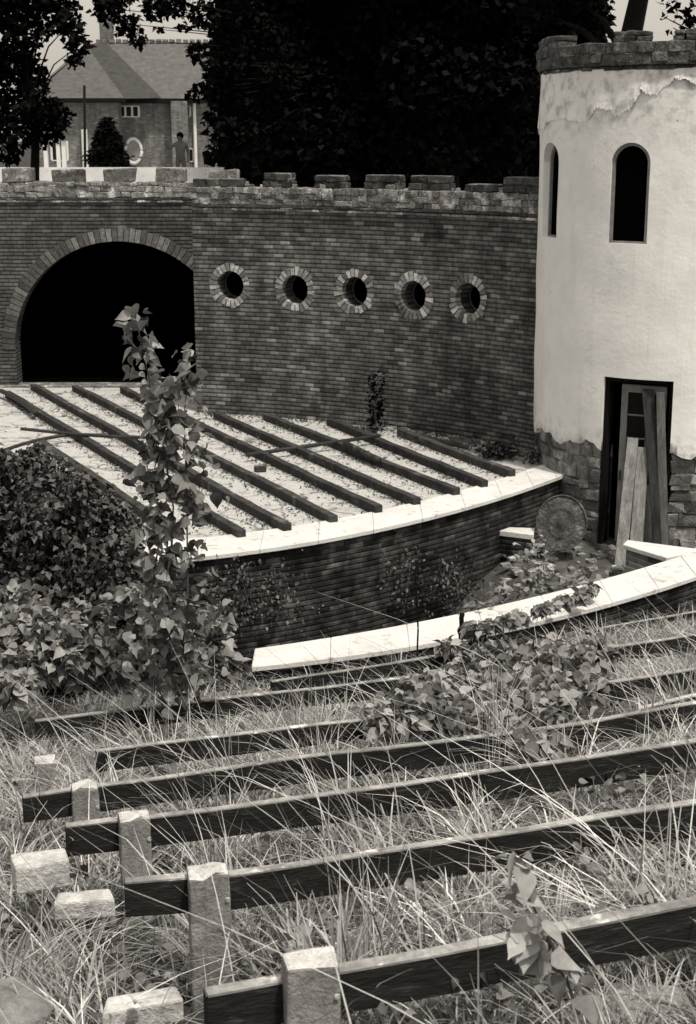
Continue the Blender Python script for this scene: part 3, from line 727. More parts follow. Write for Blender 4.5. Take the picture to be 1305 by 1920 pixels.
# round wire basket lid / reel leaning against the wall
dc = W(1053, 980, 20.6); R0 = .37
dn_ = Vector((-.15, -.9, .38)).normalized(); da = Z.cross(dn_).normalized(); db = dn_.cross(da)
m = MB()
ring = [dc + da * R0 * cos(2 * pi * i / 36) + db * R0 * 1.12 * sin(2 * pi * i / 36) for i in range(37)]
m.tube(ring, .013, 6)
m.tube([dc + da * R0 * .55 * cos(2 * pi * i / 30) + db * R0 * .6 * sin(2 * pi * i / 30) for i in range(31)], .006, 5)
for i in range(14):
    a = pi * i / 14; v = da * cos(a) * R0 + db * sin(a) * R0 * 1.12; m.tube([dc - v, dc + dn_ * .03, dc + v], .003, 5)
di = tag(m.build('wire_wheel', M['stone_dark']), 'round rusty spoked wire disc leaning at the end of the stage wall', 'wheel')
m = MB(); pts = [dc - dn_ * .03] + [p - dn_ * .015 + (p - dc) * -.03 for p in ring[:-1]]
m.add(pts, [(0, 1 + i, 1 + (i + 1) % 36) for i in range(36)], 1.0)
m.build('mesh_disc', M['stone_dark'], di)
# ------------------------------------------------------------------ stage joists
def beam_obj(name, pts, z0, z1, wid, mat, label, cat, group, tone=1.0, parts=None, bev=.008):
    """timber following plan points; pts = front top edge"""
    pts = [Vector((p[0], p[1], 0)) for p in pts]
    base = pts[0].copy(); base.z = z0
    m = MB(); L = []
    for i in range(len(pts) - 1):
        n_ = max(2, int((pts[i + 1] - pts[i]).length / .35))
        for k in range(n_): L.append(pts[i].lerp(pts[i + 1], k / n_))
    L.append(pts[-1]); V = []
    ph = RND.uniform(0, 6)
    for i, p in enumerate(L):
        d = (L[min(i + 1, len(L) - 1)] - L[max(i - 1, 0)]).normalized(); nn_ = Vector((-d.y, d.x, 0))
        w_ = .007 * sin(i * .55 + ph) + .004 * sin(i * 1.9)
        zz1 = z1(p) if callable(z1) else z1; zz0 = z0 if not callable(z0) else z0(p)
        V += [p + Z * (zz0 + RND.uniform(-.004, .004)), p + Z * (zz1 + w_ + RND.uniform(-.004, .004)) + nn_ * RND.uniform(0, .006), p + nn_ * wid + Z * (zz1 + w_ + RND.uniform(-.004, .004)), p + nn_ * wid + Z * zz0]
    n_ = len(L) - 1; fs = [(3, 2, 1, 0), tuple(4 * n_ + k for k in range(4))]
    for i in range(n_):
        o_ = 4 * i
        for k in range(4): fs.append((o_ + k, o_ + (k + 1) % 4, o_ + 4 + (k + 1) % 4, o_ + 4 + k))
    m.add(V, fs, tone)
    base = sum(L, Vector()) / len(L)
    base.z = min(v.z for v in V)
    o = m.build(name, mat, bevel=bev); fixn(o); o.data.transform(Matrix.Translation(-base)); o.location = base
    return tag(o, label, cat, group)
JO = [('Y', (5, 860), (105, 926)), ('Z', (70, 838), (322, 1010)), ('A', (9, 745), (440, 1009)), ('B', (58, 731), (526, 997)), ('C', (135, 733), (613, 981)), ('D', (225, 737), (697, 963)), ('E', (400, 785), (769, 948)), ('F', (493, 787), (843, 930)), ('G', (612, 797), (896, 915)), ('H', (744, 817), (948, 895)), ('I', (790, 824), (918, 852))]
jl = {'Y': 'short length of joist at the very left edge under the bent pipe', 'Z': 'weathered joist leftmost on the stage, running down behind the dark bush', 'A': 'joist from the left edge passing under the bent pipes', 'B': 'long joist starting by the left jamb of the arch', 'C': 'long joist starting under the arch, right of the one by the jamb',
      'D': 'joist whose far end lies under the right side of the arch, behind the tall weed', 'E': 'joist starting at the left foot of the curved wall', 'F': 'joist running under the left half of the straight iron pipe', 'G': 'joist under the right end of the straight iron pipe with a log on it',
      'H': 'short joist at the foot of the curved wall near the dead plant', 'I': 'thin dark timber lying along the right foot of the curved wall'}
for k, a, b in JO:
    pa, pb = P(a[0], a[1], .955), P(b[0], b[1], .955); d = (pb - pa).normalized()
    # pts run far -> near; offset side chosen so that the body lies to the right of the line
    pb = pb + d * (.10 if k in 'ABCDEFGH' else 0)
    beam_obj('stage_joist', [pb, pa], .952, 1.085 if k != 'I' else 1.0, -.125, M['joist'], jl[k], 'joist', 'joists on the stage floor', RND.uniform(.8, 1.3))
# second smaller boards / debris
def tube_thing(name, pts, r, mat, label, cat, group=None, n=8):
    m = MB(); pts = [Vector(p) for p in pts]; c = sum(pts, Vector()) / len(pts); c.z = min(p.z for p in pts)
    m.tube(pts, r, n); o = m.build(name, mat, smooth=True); o.data.transform(Matrix.Translation(-c)); o.location = c
    return tag(o, label, cat, group)
def sm(pl_, z, n=6):        # smooth path through photo points at heights z
    q = [P(a, b, z) for a, b in pl_]; out = []
    for i in range(len(q) - 1):
        p0, p1, p2, p3 = q[max(i - 1, 0)], q[i], q[i + 1], q[min(i + 2, len(q) - 1)]
        for k in range(n):
            t = k / n; out.append(.5 * ((2 * p1) + (p2 - p0) * t + (2 * p0 - 5 * p1 + 4 * p2 - p3) * t * t + (3 * p1 - p0 - 3 * p2 + p3) * t**3))
    out.append(q[-1]); return out
tube_thing('iron_pipe', [P(462, 853, 1.08), P(712, 817, 1.1)], .035, M['metal'], 'straight dark iron pipe lying across the joists before the curved wall', 'pipe', 'pipes on the stage')
tube_thing('iron_pipe', sm([(5, 845), (60, 828), (125, 816), (190, 816)], 1.09), .032, M['metal'], 'dark bent pipe curving in from the left edge of the stage', 'pipe', 'pipes on the stage')
tube_thing('iron_pipe', sm([(40, 804), (110, 811), (200, 818), (275, 820)], 1.13), .03, M['metal'], 'pipe lying level over three joists at the left of the stage', 'pipe', 'pipes on the stage')
tube_thing('iron_pipe', sm([(2, 733), (25, 744), (50, 760), (66, 774)], 1.1), .05, M['metal'], 'short thick dark pipe at the far left below the arch', 'pipe', 'pipes on the stage')
tube_thing('wooden_log', [P(648, 832, 1.12), P(710, 863, 1.10)], .055, M['joist'], 'short round log lying on a joist near the straight iron pipe', 'log', n=12)
for (px, py, w_, lab) in ((488, 884, .085, 'single dark brick lying on the pale stage floor between joists'),):
    c = P(px, py, .955); m = MB(); m.box(c + Z * .045, Vector((w_, .02, 0)), Vector((-.02, .055, 0)), Z * .04, .006); o = m.build('brick', M['joist'], bevel=.006); tag(o, lab, 'brick')
# debris on the stage (rubble chips) and at the wall foot
m = MB()
for i in range(260):
    if i < 120: s = LEN * RND.uniform(.3, 1)**.6; p, ax, n = place_arc(s); c = Vector((p.x, p.y, .955)) + n * abs(RND.gauss(0, .22)); r_ = RND.uniform(.015, .055)
    else: c = P(RND.uniform(60, 900), RND.uniform(760, 960), .955); r_ = RND.uniform(.008, .028)
    if c.y < st_back(c.x) + .05: continue
    m.box(c + Z * r_ * .5, Vector((r_, r_ * .3, 0)) * RND.uniform(.8, 1.8), Vector((-r_ * .3, r_, 0)), Z * r_ * .7, r_ * .3, RND.uniform(.5, 2.2))
tag(m.build('rubble', M['stone'], bevel=.004), 'scattered crumbs of stone on the stage floor and wall foot', 'rubble', kind='stuff')
m = MB()
for i in range(170):
    c = P(RND.uniform(940, 1250), RND.uniform(1000, 1110), 0.01); r_ = RND.uniform(.02, .07)
    if c.y > 21.2 or c.y < cb(min(c.x, 4.6)): continue
    m.box(c + Z * r_ * .4, Vector((r_, r_ * .4, 0)) * RND.uniform(.8, 1.8), Vector((-r_ * .4, r_, 0)), Z * r_ * .6, r_ * .3, RND.uniform(.4, 1.8))
tag(m.build('rubble', M['stone'], bevel=.006), 'loose stones strewn on the pit floor before the tower door', 'rubble', kind='stuff')
# ------------------------------------------------------------------ bench beams and posts
B = {1: [(388, 1868), (645, 1822), (970, 1765), (1305, 1700), (1420, 1672)], 2: [(232, 1655), (440, 1640), (716, 1601), (1000, 1558), (1303, 1510), (1420, 1488)], 3: [(122, 1550), (290, 1532), (640, 1488), (1000, 1440), (1303, 1393), (1420, 1370)],
     4: [(42, 1495), (300, 1460), (640, 1414), (808, 1396), (1100, 1355), (1303, 1318), (1420, 1300)], 5: [(180, 1412), (400, 1385), (690, 1350), (1000, 1306), (1297, 1258), (1420, 1236)], 6: [(65, 1352), (280, 1328), (530, 1300), (740, 1275), (1000, 1238), (1303, 1193), (1420, 1175)],
     7: [(510, 1278), (760, 1243), (930, 1212)], 8: [(1100, 1183), (1200, 1165), (1420, 1130)]}
Yc = {1: 4.76, 2: 6.34, 3: 7.77, 4: 8.99, 5: 10.2, 6: 12.2, 7: 13.26, 8: 13.26}
bl = {1: 'thick dark beam nearest the camera, crossing the bottom of the benches', 2: 'long dark bench beam, second row up from the nearest', 3: 'long dark bench beam, third row from the nearest, through the tall grass', 4: 'bench beam in the fourth row, its left end by the squat fourth post',
      5: 'thin overgrown bench beam in the fifth row, behind the leafy creeper', 6: 'pale-topped bench beam in the sixth row below the left creeper', 7: 'short beam close under the left part of the white pit coping', 8: 'twin narrow rail close under the right part of the white pit coping'}
bz = {}
for i, l in B.items():
    z = H - (1.896 + .242 * Yc[i]); bz[i] = z
    if i == 8: z = .62
    q = [P(a, b, z) for a, b in l]
    hh = {1: .185, 2: .19, 3: .19, 4: .18, 5: .16, 6: .17, 7: .13, 8: .05}[i]; wd = {1: .075, 2: .065, 3: .06, 4: .06, 5: .06, 6: .06, 7: .06, 8: .05}[i]
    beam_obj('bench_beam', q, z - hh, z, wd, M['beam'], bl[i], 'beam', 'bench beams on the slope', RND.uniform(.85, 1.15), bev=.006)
extra = [('bench_beam', [(1180, 1212), (1300, 1196), (1400, 1180)], .85, .12, 'short pale rail among weeds at the right edge below the coping'),
         ('bench_beam', [(1205, 1328), (1303, 1304), (1400, 1282)], 1.78, .07, 'short weathered rail at the right edge beside the creeper')]
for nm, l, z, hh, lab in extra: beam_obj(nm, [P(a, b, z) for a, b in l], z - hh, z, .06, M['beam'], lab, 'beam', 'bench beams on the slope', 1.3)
PO = [(588, 1814, 1, .205, 'pale concrete post nearest the camera with a broad chipped top'), (393, 1643, 2, .195, 'tall stained concrete post, second nearest, at the second beam'),
      (254, 1536, 3, .175, 'third concrete post with rounded pale top at the third beam'), (160, 1480, 4, .17, 'fourth small concrete post at the left end of the fourth beam'), (85, 1430, 5, .16, 'farthest concrete stump half hidden in grass at far left')]
for px, py, i, w_, lab in PO:
    bp = P(px, {1: 1833, 2: 1644, 3: 1537, 4: 1478, 5: 1426}[i], bz[i]); c = W(px, py, bp.y - .10); z = c.z; sl = .16 + .05 * (i > 2)
    d = Vector((1, sl + .05, 0)).normalized(); nn_ = Vector((-d.y, d.x, 0)); dep = .135
    zb = ground_z(c.x, c.y) - .25; m = MB(); V = []; K = 7
    for k in range(K + 1):
        zz = zb + (z - zb) * k / K; q = 1 - .0 * k
        for a_, b_ in ((-1, 0), (-.33, 0), (.33, 0), (1, 0), (1, 1), (.33, 1), (-.33, 1), (-1, 1)):
            V.append(c.copy().xy.to_3d() + d * a_ * w_ / 2 * (1 - .02 * k / K) + nn_ * b_ * dep + Vector((RND.uniform(-.004, .004), RND.uniform(-.004, .004), 0)) + Z * (zz + (RND.uniform(-.012, .006) if k == K else 0)))
    fs = [tuple(range(8))[::-1]] + [tuple(K * 8 + j for j in range(8))]
    for k in range(K):
        for j in range(8): fs.append((k * 8 + j, k * 8 + (j + 1) % 8, (k + 1) * 8 + (j + 1) % 8, (k + 1) * 8 + j))
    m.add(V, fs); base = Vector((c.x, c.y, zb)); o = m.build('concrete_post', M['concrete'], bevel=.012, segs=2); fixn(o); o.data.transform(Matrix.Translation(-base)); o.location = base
    tag(o, lab, 'post', 'concrete bench posts')
    # bolt on the face
    m = MB(); f0 = Vector((c.x, c.y, z - .13)); m.tube([f0 + d * w_ * .42 - nn_ * -.01, f0 + d * w_ * .42 - nn_ * .012], .011, 8); bo = m.build('bolt', M['rubble_white']); bo.data.transform(Matrix.Translation(-base)); bo.parent = o
# pale blocks lying at the left
def block(name, quad, z, h_, lab, cat, mat='rubble_white', tone=1.0):
    q = [P(a, b, z) for a, b in quad]; c = sum(q, Vector()) / 4; m = MB()
    m.add([v - Z * h_ for v in q] + q, [(3, 2, 1, 0), (4, 5, 6, 7), (0, 1, 5, 4), (1, 2, 6, 5), (2, 3, 7, 6), (3, 0, 4, 7)], tone)
    c.z -= h_; o = m.build(name, M[mat], bevel=.015, segs=2); fixn(o); o.data.transform(Matrix.Translation(-c)); o.location = c; return tag(o, lab, cat)
block('white_box', [(28, 1628), (130, 1612), (122, 1588), (18, 1600)], 2.29, .17, 'white flat box with a lid lying at the left edge among grass', 'box')
block('broken_slab', [(100, 1692), (216, 1686), (206, 1664), (108, 1672)], 2.14, .12, 'pale broken slab lying just right below the white box', 'slab')
block('broken_slab', [(190, 1902), (345, 1872), (330, 1846), (200, 1868)], 2.43, .12, 'long pale slab lying at the foot of the second post', 'slab')
def boulder(c, r, lab, mat='rubble_white', name='stone', tone=1.0, sq=.55):
    bm = bmesh.new(); bmesh.ops.create_icosphere(bm, subdivisions=4, radius=1)
    o1 = RND.uniform(0, 50)
    from mathutils import noise as mn
    for v in bm.verts:
        k = 1 + .35 * mn.noise(v.co * 1.3 + Vector((o1, 0, 0))) + .1 * mn.noise(v.co * 4 + Vector((0, o1, 0)))
        v.co = Vector((v.co.x * r * k * 1.35, v.co.y * r * k, v.co.z * r * k * sq))
    me = bpy.data.meshes.new(name); bm.to_mesh(me); bm.free(); a = me.attributes.new('tone', 'FLOAT', 'FACE'); a.data.foreach_set('value', [tone] * len(me.polygons))
    me.polygons.foreach_set('use_smooth', [True] * len(me.polygons)); me.materials.append(M[mat])
    o = bpy.data.objects.new(name, me); COL.objects.link(o); o.location = c; o.rotation_euler = (0, 0, RND.uniform(0, 6)); return tag(o, lab, 'stone')
boulder(P(1205, 1915, 2.72), .20, 'large pale rounded stone at the bottom right corner', 'rubble_white', tone=.55)
boulder(P(20, 1890, 2.5), .14, 'pale greyish rounded stone at the bottom left corner', 'rubble_white', tone=.45)
boulder(P(968, 1298, 1.62), .05, 'small bright white stone among the creeper leaves', 'rubble_white')
# ------------------------------------------------------------------ plants
def seg_points(path, n, spread, taper=None):
    """n points scattered round a polyline with radius spread"""
    path = [np.array(p) for p in path]; out = []
    L = [np.linalg.norm(b - a) for a, b in zip(path[:-1], path[1:])]; S = sum(L)
    for i in range(n):
        d = NP.uniform(0, S); k = 0
        while k < len(L) - 1 and d > L[k]: d -= L[k]; k += 1
        f_ = d / L[k]; tot = (sum(L[:k]) + d) / S; sp = spread * (taper(tot) if taper else 1)
        out.append(path[k] * (1 - f_) + path[k + 1] * f_ + NP.normal(0, 1, 3) * sp * np.array([1, .8, .6]))
    return np.array(out)
def above(pts, off=.03):
    return np.array([p for p in pts if p[2] > ground_z(p[0], p[1]) + off])
def leafy(name, label, cat, base, stems, n, size, spread, mat, fine=True, taper=None, tone=(.55, 1.5), droop=.35, group=None, srad=.008, extra=None, narrow=1.0, flat=.55):
    e = empty(name, base, label, cat, group)
    for s in stems: m = MB(); m.tube(s, [srad * (1.2 - .8 * i / max(1, len(s) - 1)) for i in range(len(s))], 5); m.build('stem', M['stem'], e)
    pts = np.concatenate([seg_points(s, n // len(stems), spread, taper) for s in stems])
    if extra is not None: pts = np.concatenate([pts, extra])
    pts = above(pts)
    leaves('foliage', pts, size, mat, e, fine=fine, tone=tone, droop=droop, narrow=narrow, flat=flat)
    return e
# tall knotweed in front of the stage
def wl(l): return [W(a, b, y) for a, b, y in l]
kb = P(325, 1335, ground_z(-1.35, 11.2))
stems = [wl([(325, 1295, 11.5), (315, 1150, 11.15), (325, 950, 11.1), (300, 800, 11.05), (275, 690, 11.0), (252, 585, 10.95)]),
         wl([(345, 1295, 11.55), (352, 1120, 11.2), (350, 920, 11.2), (345, 780, 11.1), (358, 660, 11.0)]),
         wl([(290, 1295, 11.5), (275, 1180, 11.15), (300, 1000, 11.1), (290, 880, 11.1), (318, 700, 11.05)])]
leafy('tall_weed', 'tall leafy weed rising before the arch at left, broad pale leaves on thin stems', 'plant', kb, stems, 980, .095, .12, M['weed_leaf'], taper=lambda t: 1.25 - .72 * t, tone=(.15, 1.8), droop=.5, flat=.8)
# dark bush at left
bc = W(95, 1035, 13.6)
pts = []
cl = [(W(x, y, 13.6 + RND.uniform(-.3, .4)), r) for x, y, r in ((40, 915, .26), (115, 925, .24), (20, 975, .36), (90, 970, .42), (160, 960, .30), (195, 1010, .26), (60, 1040, .45), (140, 1050, .45), (200, 1080, .34), (30, 1110, .40), (110, 1130, .42), (180, 1150, .36), (225, 1040, .2), (235, 1110, .22), (-40, 950, .4), (-40, 1080, .5))]
for i in range(34):
    c0, r0 = RND.choice(cl[:16]); a_ = RND.uniform(-.3, pi + .3); r1 = RND.uniform(.06, .15); cl.append((c0 + Vector((cos(a_) * r0 * 1.15, RND.uniform(-.2, .1), sin(a_) * r0 * 1.15 + .05)), r1))
for c, r in cl:
    n_ = int(4600 * r); v = NP.normal(0, 1, (n_, 3)); v /= np.linalg.norm(v, axis=1)[:, None]; rr = (r * NP.uniform(.4, 1.25, n_) * (1 + .38 * np.sin(6 * v[:, 0] + 9 * r) * np.sin(5 * v[:, 2] + 3)))[:, None]
    pts.append(np.array(c) + v * rr)
e = empty('dark_bush', (bc.x, bc.y, ground_z(bc.x, bc.y)), 'dense dark bush of small pointed leaves left of the tall weed', 'bush')
leaves('foliage', above(np.concatenate(pts)), .066, M['bush_leaf'], e, tone=(.15, 2.8), droop=.5, narrow=1.1, flat=.7)
m = MB(); bb = Vector((bc.x, bc.y, ground_z(bc.x, bc.y)))
for c, r in cl: m.tube([bb, (bb + c) / 2 + Vector((RND.uniform(-.2, .2), 0, .1)), c], [.025, .015, .006], 5)
m.build('stem', M['bark'], e)
# pale creeper mound lower left
pts = []
for x, y, yy, r in ((20, 1130, 12.4, .30), (10, 1200, 12.0, .34), (70, 1180, 12.0, .34), (60, 1240, 11.7, .26), (130, 1210, 11.7, .32), (130, 1250, 11.7, .24), (200, 1225, 11.8, .26), (200, 1265, 11.9, .16), (265, 1215, 12.0, .24), (270, 1258, 12.0, .18), (330, 1205, 12.2, .22), (340, 1248, 12.2, .18), (400, 1225, 12.5, .18), (430, 1250, 12.5, .13), (370, 1160, 12.4, .2), (250, 1130, 12.2, .24), (300, 1180, 12.0, .2), (390, 1190, 12.6, .2), (20, 1290, 11.4, .2), (160, 1150, 12.6, .2)):
    c = np.array(W(x, y, yy)); n_ = int(760 * r); v = NP.normal(0, 1, (n_, 3)); v /= np.linalg.norm(v, axis=1)[:, None]
    pts.append(c + v * r * NP.uniform(.4, 1.05, n_)[:, None] * np.array([1.25, .7, .8]))
cc = W(200, 1290, 11.6); e = empty('creeper', (cc.x, cc.y, ground_z(cc.x, cc.y)), 'pale spreading creeper heaped at the left below the dark bush', 'creeper')
P1 = np.concatenate(pts)
leaves('foliage', above(P1, .0), .088, M['creeper_leaf'], e, fine=True, tone=(.3, 2.1), droop=.35, flat=.75)
m = MB()
for i in range(26):
    a = P1[RND.randrange(len(P1))]; b = P1[RND.randrange(len(P1))]; a, b = Vector(a), Vector(b)
    if (a - b).length < 1.1: m.tube([a, (a + b) / 2 - Z * .05, b], .005, 4)
m.build('stem', M['stem'], e)
# creeper on the right, over the coping
pts = []
for x, y, yy, r in ((940, 1222, 14.2, .16), (900, 1245, 13.4, .22), (960, 1262, 13.2, .28), (1030, 1222, 14.3, .2), (1050, 1250, 13.6, .3), (1110, 1230, 14.0, .2), (860, 1290, 12.4, .28), (930, 1310, 12.2, .32), (1000, 1310, 12.4, .3), (1080, 1300, 12.7, .25), (790, 1300, 12.0, .22), (760, 1340, 11.2, .22), (840, 1350, 11.4, .26), (900, 1360, 11.2, .24), (980, 1370, 11.3, .26), (1050, 1350, 11.6, .24), (1015, 1142, 15.6, .07), (1060, 1125, 16.2, .08), (1100, 1108, 16.9, .07), (890, 1180, 15.2, .10), (950, 1165, 15.4, .08), (975, 1158, 15.5, .06), (1035, 1135, 16, .06), (1085, 1118, 16.6, .06), (1110, 1100, 17, .05), (920, 1172, 15.3, .07), (1010, 1400, 10.8, .16), (720, 1350, 11.0, .14), (850, 1215, 14.4, .12), (1140, 1290, 13, .14)):
    yy -= (1.7 if x > 985 and y > 1195 else .9) if y > 1170 else .1; c = np.array(W(x, y, yy)); n_ = int(1150 * r); v = NP.normal(0, 1, (n_, 3)); v /= np.linalg.norm(v, axis=1)[:, None]
    pts.append(c + v * r * NP.uniform(.3, 1.1, n_)[:, None] * np.array([1.2, .8, .8]))
P2 = np.concatenate(pts); cc = W(950, 1330, 12.2)
e = empty('creeper', (cc.x, cc.y, ground_z(cc.x, cc.y)), 'broad-leaved creeper climbing over the right part of the white pit coping', 'creeper')
leaves('foliage', above(P2, 0), .092, M['creeper_leaf'], e, fine=True, tone=(.3, 2.2), droop=.5, flat=.9)
m = MB()
for i in range(30):
    a, b = Vector(P2[RND.randrange(len(P2))]), Vector(P2[RND.randrange(len(P2))])
    if (a - b).length < 1.3: m.tube([a, (a + b) / 2 - Z * .05, b], .005, 4)
m.build('stem', M['stem'], e)
# sprig close to the camera
st = [wl([(1085, 1900, 4.55), (1050, 1800, 4.5), (1005, 1710, 4.45), (970, 1640, 4.4), (940, 1590, 4.35)]), wl([(1060, 1830, 4.5), (1000, 1780, 4.45), (930, 1730, 4.5)])]
e = leafy('vine_sprig', 'broad-leaved vine sprig hanging over the nearest beam at right', 'plant', P(1085, 1905, 2.75), st, 44, .088, .04, M['weed_leaf'], tone=(.8, 2.3), droop=.7, srad=.006, flat=.9)
# plants in the pit and along the stage front wall
leafy('small_plant', 'low plant with white-tipped leaves growing before the wire wheel', 'plant', P(1020, 1090, 0.0), [wl([(1020, 1085, 19.0), (1018, 1040, 19.2), (1030, 1010, 19.4)]), wl([(1015, 1080, 19.0), (1000, 1030, 19.2)])], 90, .085, .10, M['creeper_leaf'], tone=(.6, 2.6))
leafy('creeping_weeds', 'thin pale weeds growing along the pit side of the coping', 'plant', P(950, 1120, 0.0), [wl([(860, 1150, 16.4), (940, 1115, 17.0), (1010, 1095, 17.6)]), wl([(1040, 1105, 17.6), (1110, 1080, 18.2)])], 150, .09, .12, M['creeper_leaf'], tone=(.4, 2.0))
ivs = [wl([(470, 1150, 17.5), (455, 1090, 17.6), (440, 1060, 17.6)]), wl([(520, 1160, 17.8), (530, 1110, 17.9), (500, 1075, 17.9)]), wl([(760, 1130, 18.9), (770, 1060, 19.0), (740, 1040, 19.0)]), wl([(860, 1120, 19.5), (850, 1060, 19.6)]), wl([(400, 1160, 17.2), (420, 1110, 17.3)])]
leafy('wall_ivy', 'thin grey ivy trails on the sooty stage front wall', 'plant', P(600, 1180, 0), ivs, 2000, .05, .24, M['bush_leaf'], fine=False, tone=(.3, 3.4), droop=.9, srad=.005)
leafy('dead_plant', 'dark withered upright plant at the foot of the curved wall', 'plant', P(708, 808, .955), [wl([(708, 808, 25.4), (705, 760, 25.5), (710, 705, 25.6)]), wl([(706, 800, 25.4), (698, 740, 25.5), (692, 706, 25.6)])], 240, .09, .07, M['tree_leaf'], fine=False, srad=.03, droop=-.6)
leafy('low_shrub', 'small dark shrub at the foot of the curved wall beside the tower', 'shrub', P(925, 852, .955), [wl([(925, 852, 23.4), (920, 830, 23.4)]), wl([(935, 852, 23.3), (950, 840, 23.3)])], 420, .08, .15, M['bush_leaf'], fine=False, tone=(.1, .9), droop=0)
leafy('low_shrub', 'dark scrubby weed between the tower foot and the coping end', 'shrub', P(1000, 862, .955), [wl([(998, 862, 22.9), (1000, 845, 22.9)])], 120, .06, .09, M['bush_leaf'], fine=False, tone=(.1, 1.2), droop=0)
for (x0, y0, x1, y1, yy, lab) in ((783, 1245, 781, 1050, 14.6, 'thin dark dead stalk standing before the middle of the white pit coping'), (862, 1200, 866, 1150, 15.0, 'short dark stake at the coping where the creeper begins')):
    a, b = W(x0, y0, yy), W(x1, y1, yy); pts_ = [a.lerp(b, k / 6) + Vector((RND.uniform(-.012, .012), 0, 0)) for k in range(7)]; pts_[0].z = ground_z(a.x, a.y)
    tube_thing('dead_stalk', pts_, .011 if y1 < 1100 else .03, M['bark'], lab, 'stalk', n=6)
# ------------------------------------------------------------------ grass
def blades(n, qfun, h, lean, width, tone, name='grass', kind='stuff', label=None, cat=None, bias=(0, 0), segs=4, parent=None, mat='grass', curve=1.0):
    xy = qfun(n); n = len(xy)
    z = np.array([ground_z(a, b) for a, b in xy]) - .02
    hh = NP.uniform(h[0], h[1], n) ; az = NP.uniform(0, 2 * pi, n); ln = np.abs(NP.normal(0, lean, n))
    dx = np.cos(az) * ln + NP.normal(bias[0], abs(bias[0]) * .5 + 1e-6, n); dy = np.sin(az) * ln * .6 + bias[1]
    w = NP.uniform(width[0], width[1], n); V = np.zeros((n, (segs + 1) * 2, 3))
    sx, sy = np.cos(az + 1.57 + NP.normal(0, .5, n)), np.sin(az + 1.57) * .4
    for k in range(segs + 1):
        t = k / segs; cx = xy[:, 0] + dx * hh * (t ** (1 + curve)) ; cy = xy[:, 1] + dy * hh * (t ** (1 + curve)); cz = z + hh * (t - .35 * curve * np.minimum(ln + abs(bias[0]) * .5, 1.5) * t ** 3)
        ww = w * (1 - t) ** .7 + .0008
        V[:, 2 * k, :] = np.stack([cx - sx * ww, cy - sy * ww, cz], 1); V[:, 2 * k + 1, :] = np.stack([cx + sx * ww, cy + sy * ww, cz], 1)
    Q = np.array([(2 * k, 2 * k + 1, 2 * k + 3, 2 * k + 2) for k in range(segs)])
    Qa = (Q[None] + (np.arange(n) * (segs + 1) * 2)[:, None, None]).reshape(-1, 4)
    t_arr = np.repeat(NP.uniform(tone[0], tone[1], n) * NP.choice([.45, 1, 1, 1.3], n), segs)
    o = np_mesh(name, V.reshape(-1, 3), Qa, t_arr, M[mat], parent)
    if parent is None: tag(o, label, cat, kind=kind)
    return o
def slope_xy(qa, qb, clump=0, xlim=1.0):
    def f(n):
        q = qa + (qb - qa) * NP.uniform(0, 1, n) ** .8; half = q * .27 * xlim + .6
        x = NP.uniform(-1, 1, n) * half
        if clump:
            keep = (np.sin(x * 3.7 + q * 2.1) + np.sin(x * 1.3 - q * 4.3 + 1) + np.sin(x * 7.9 + q * 6.1)) > clump - 1.5
            x, q = x[keep], q[keep]
        y = q + KA * x + KB * x * x
        ok = y < np.array([copf(a) for a in x]) - .1
        return np.stack([x[ok], y[ok]], 1)
    return f
PXY = [(-.25 - .0, 4.55), (-.60, 6.05), (-1.19, 7.3)]
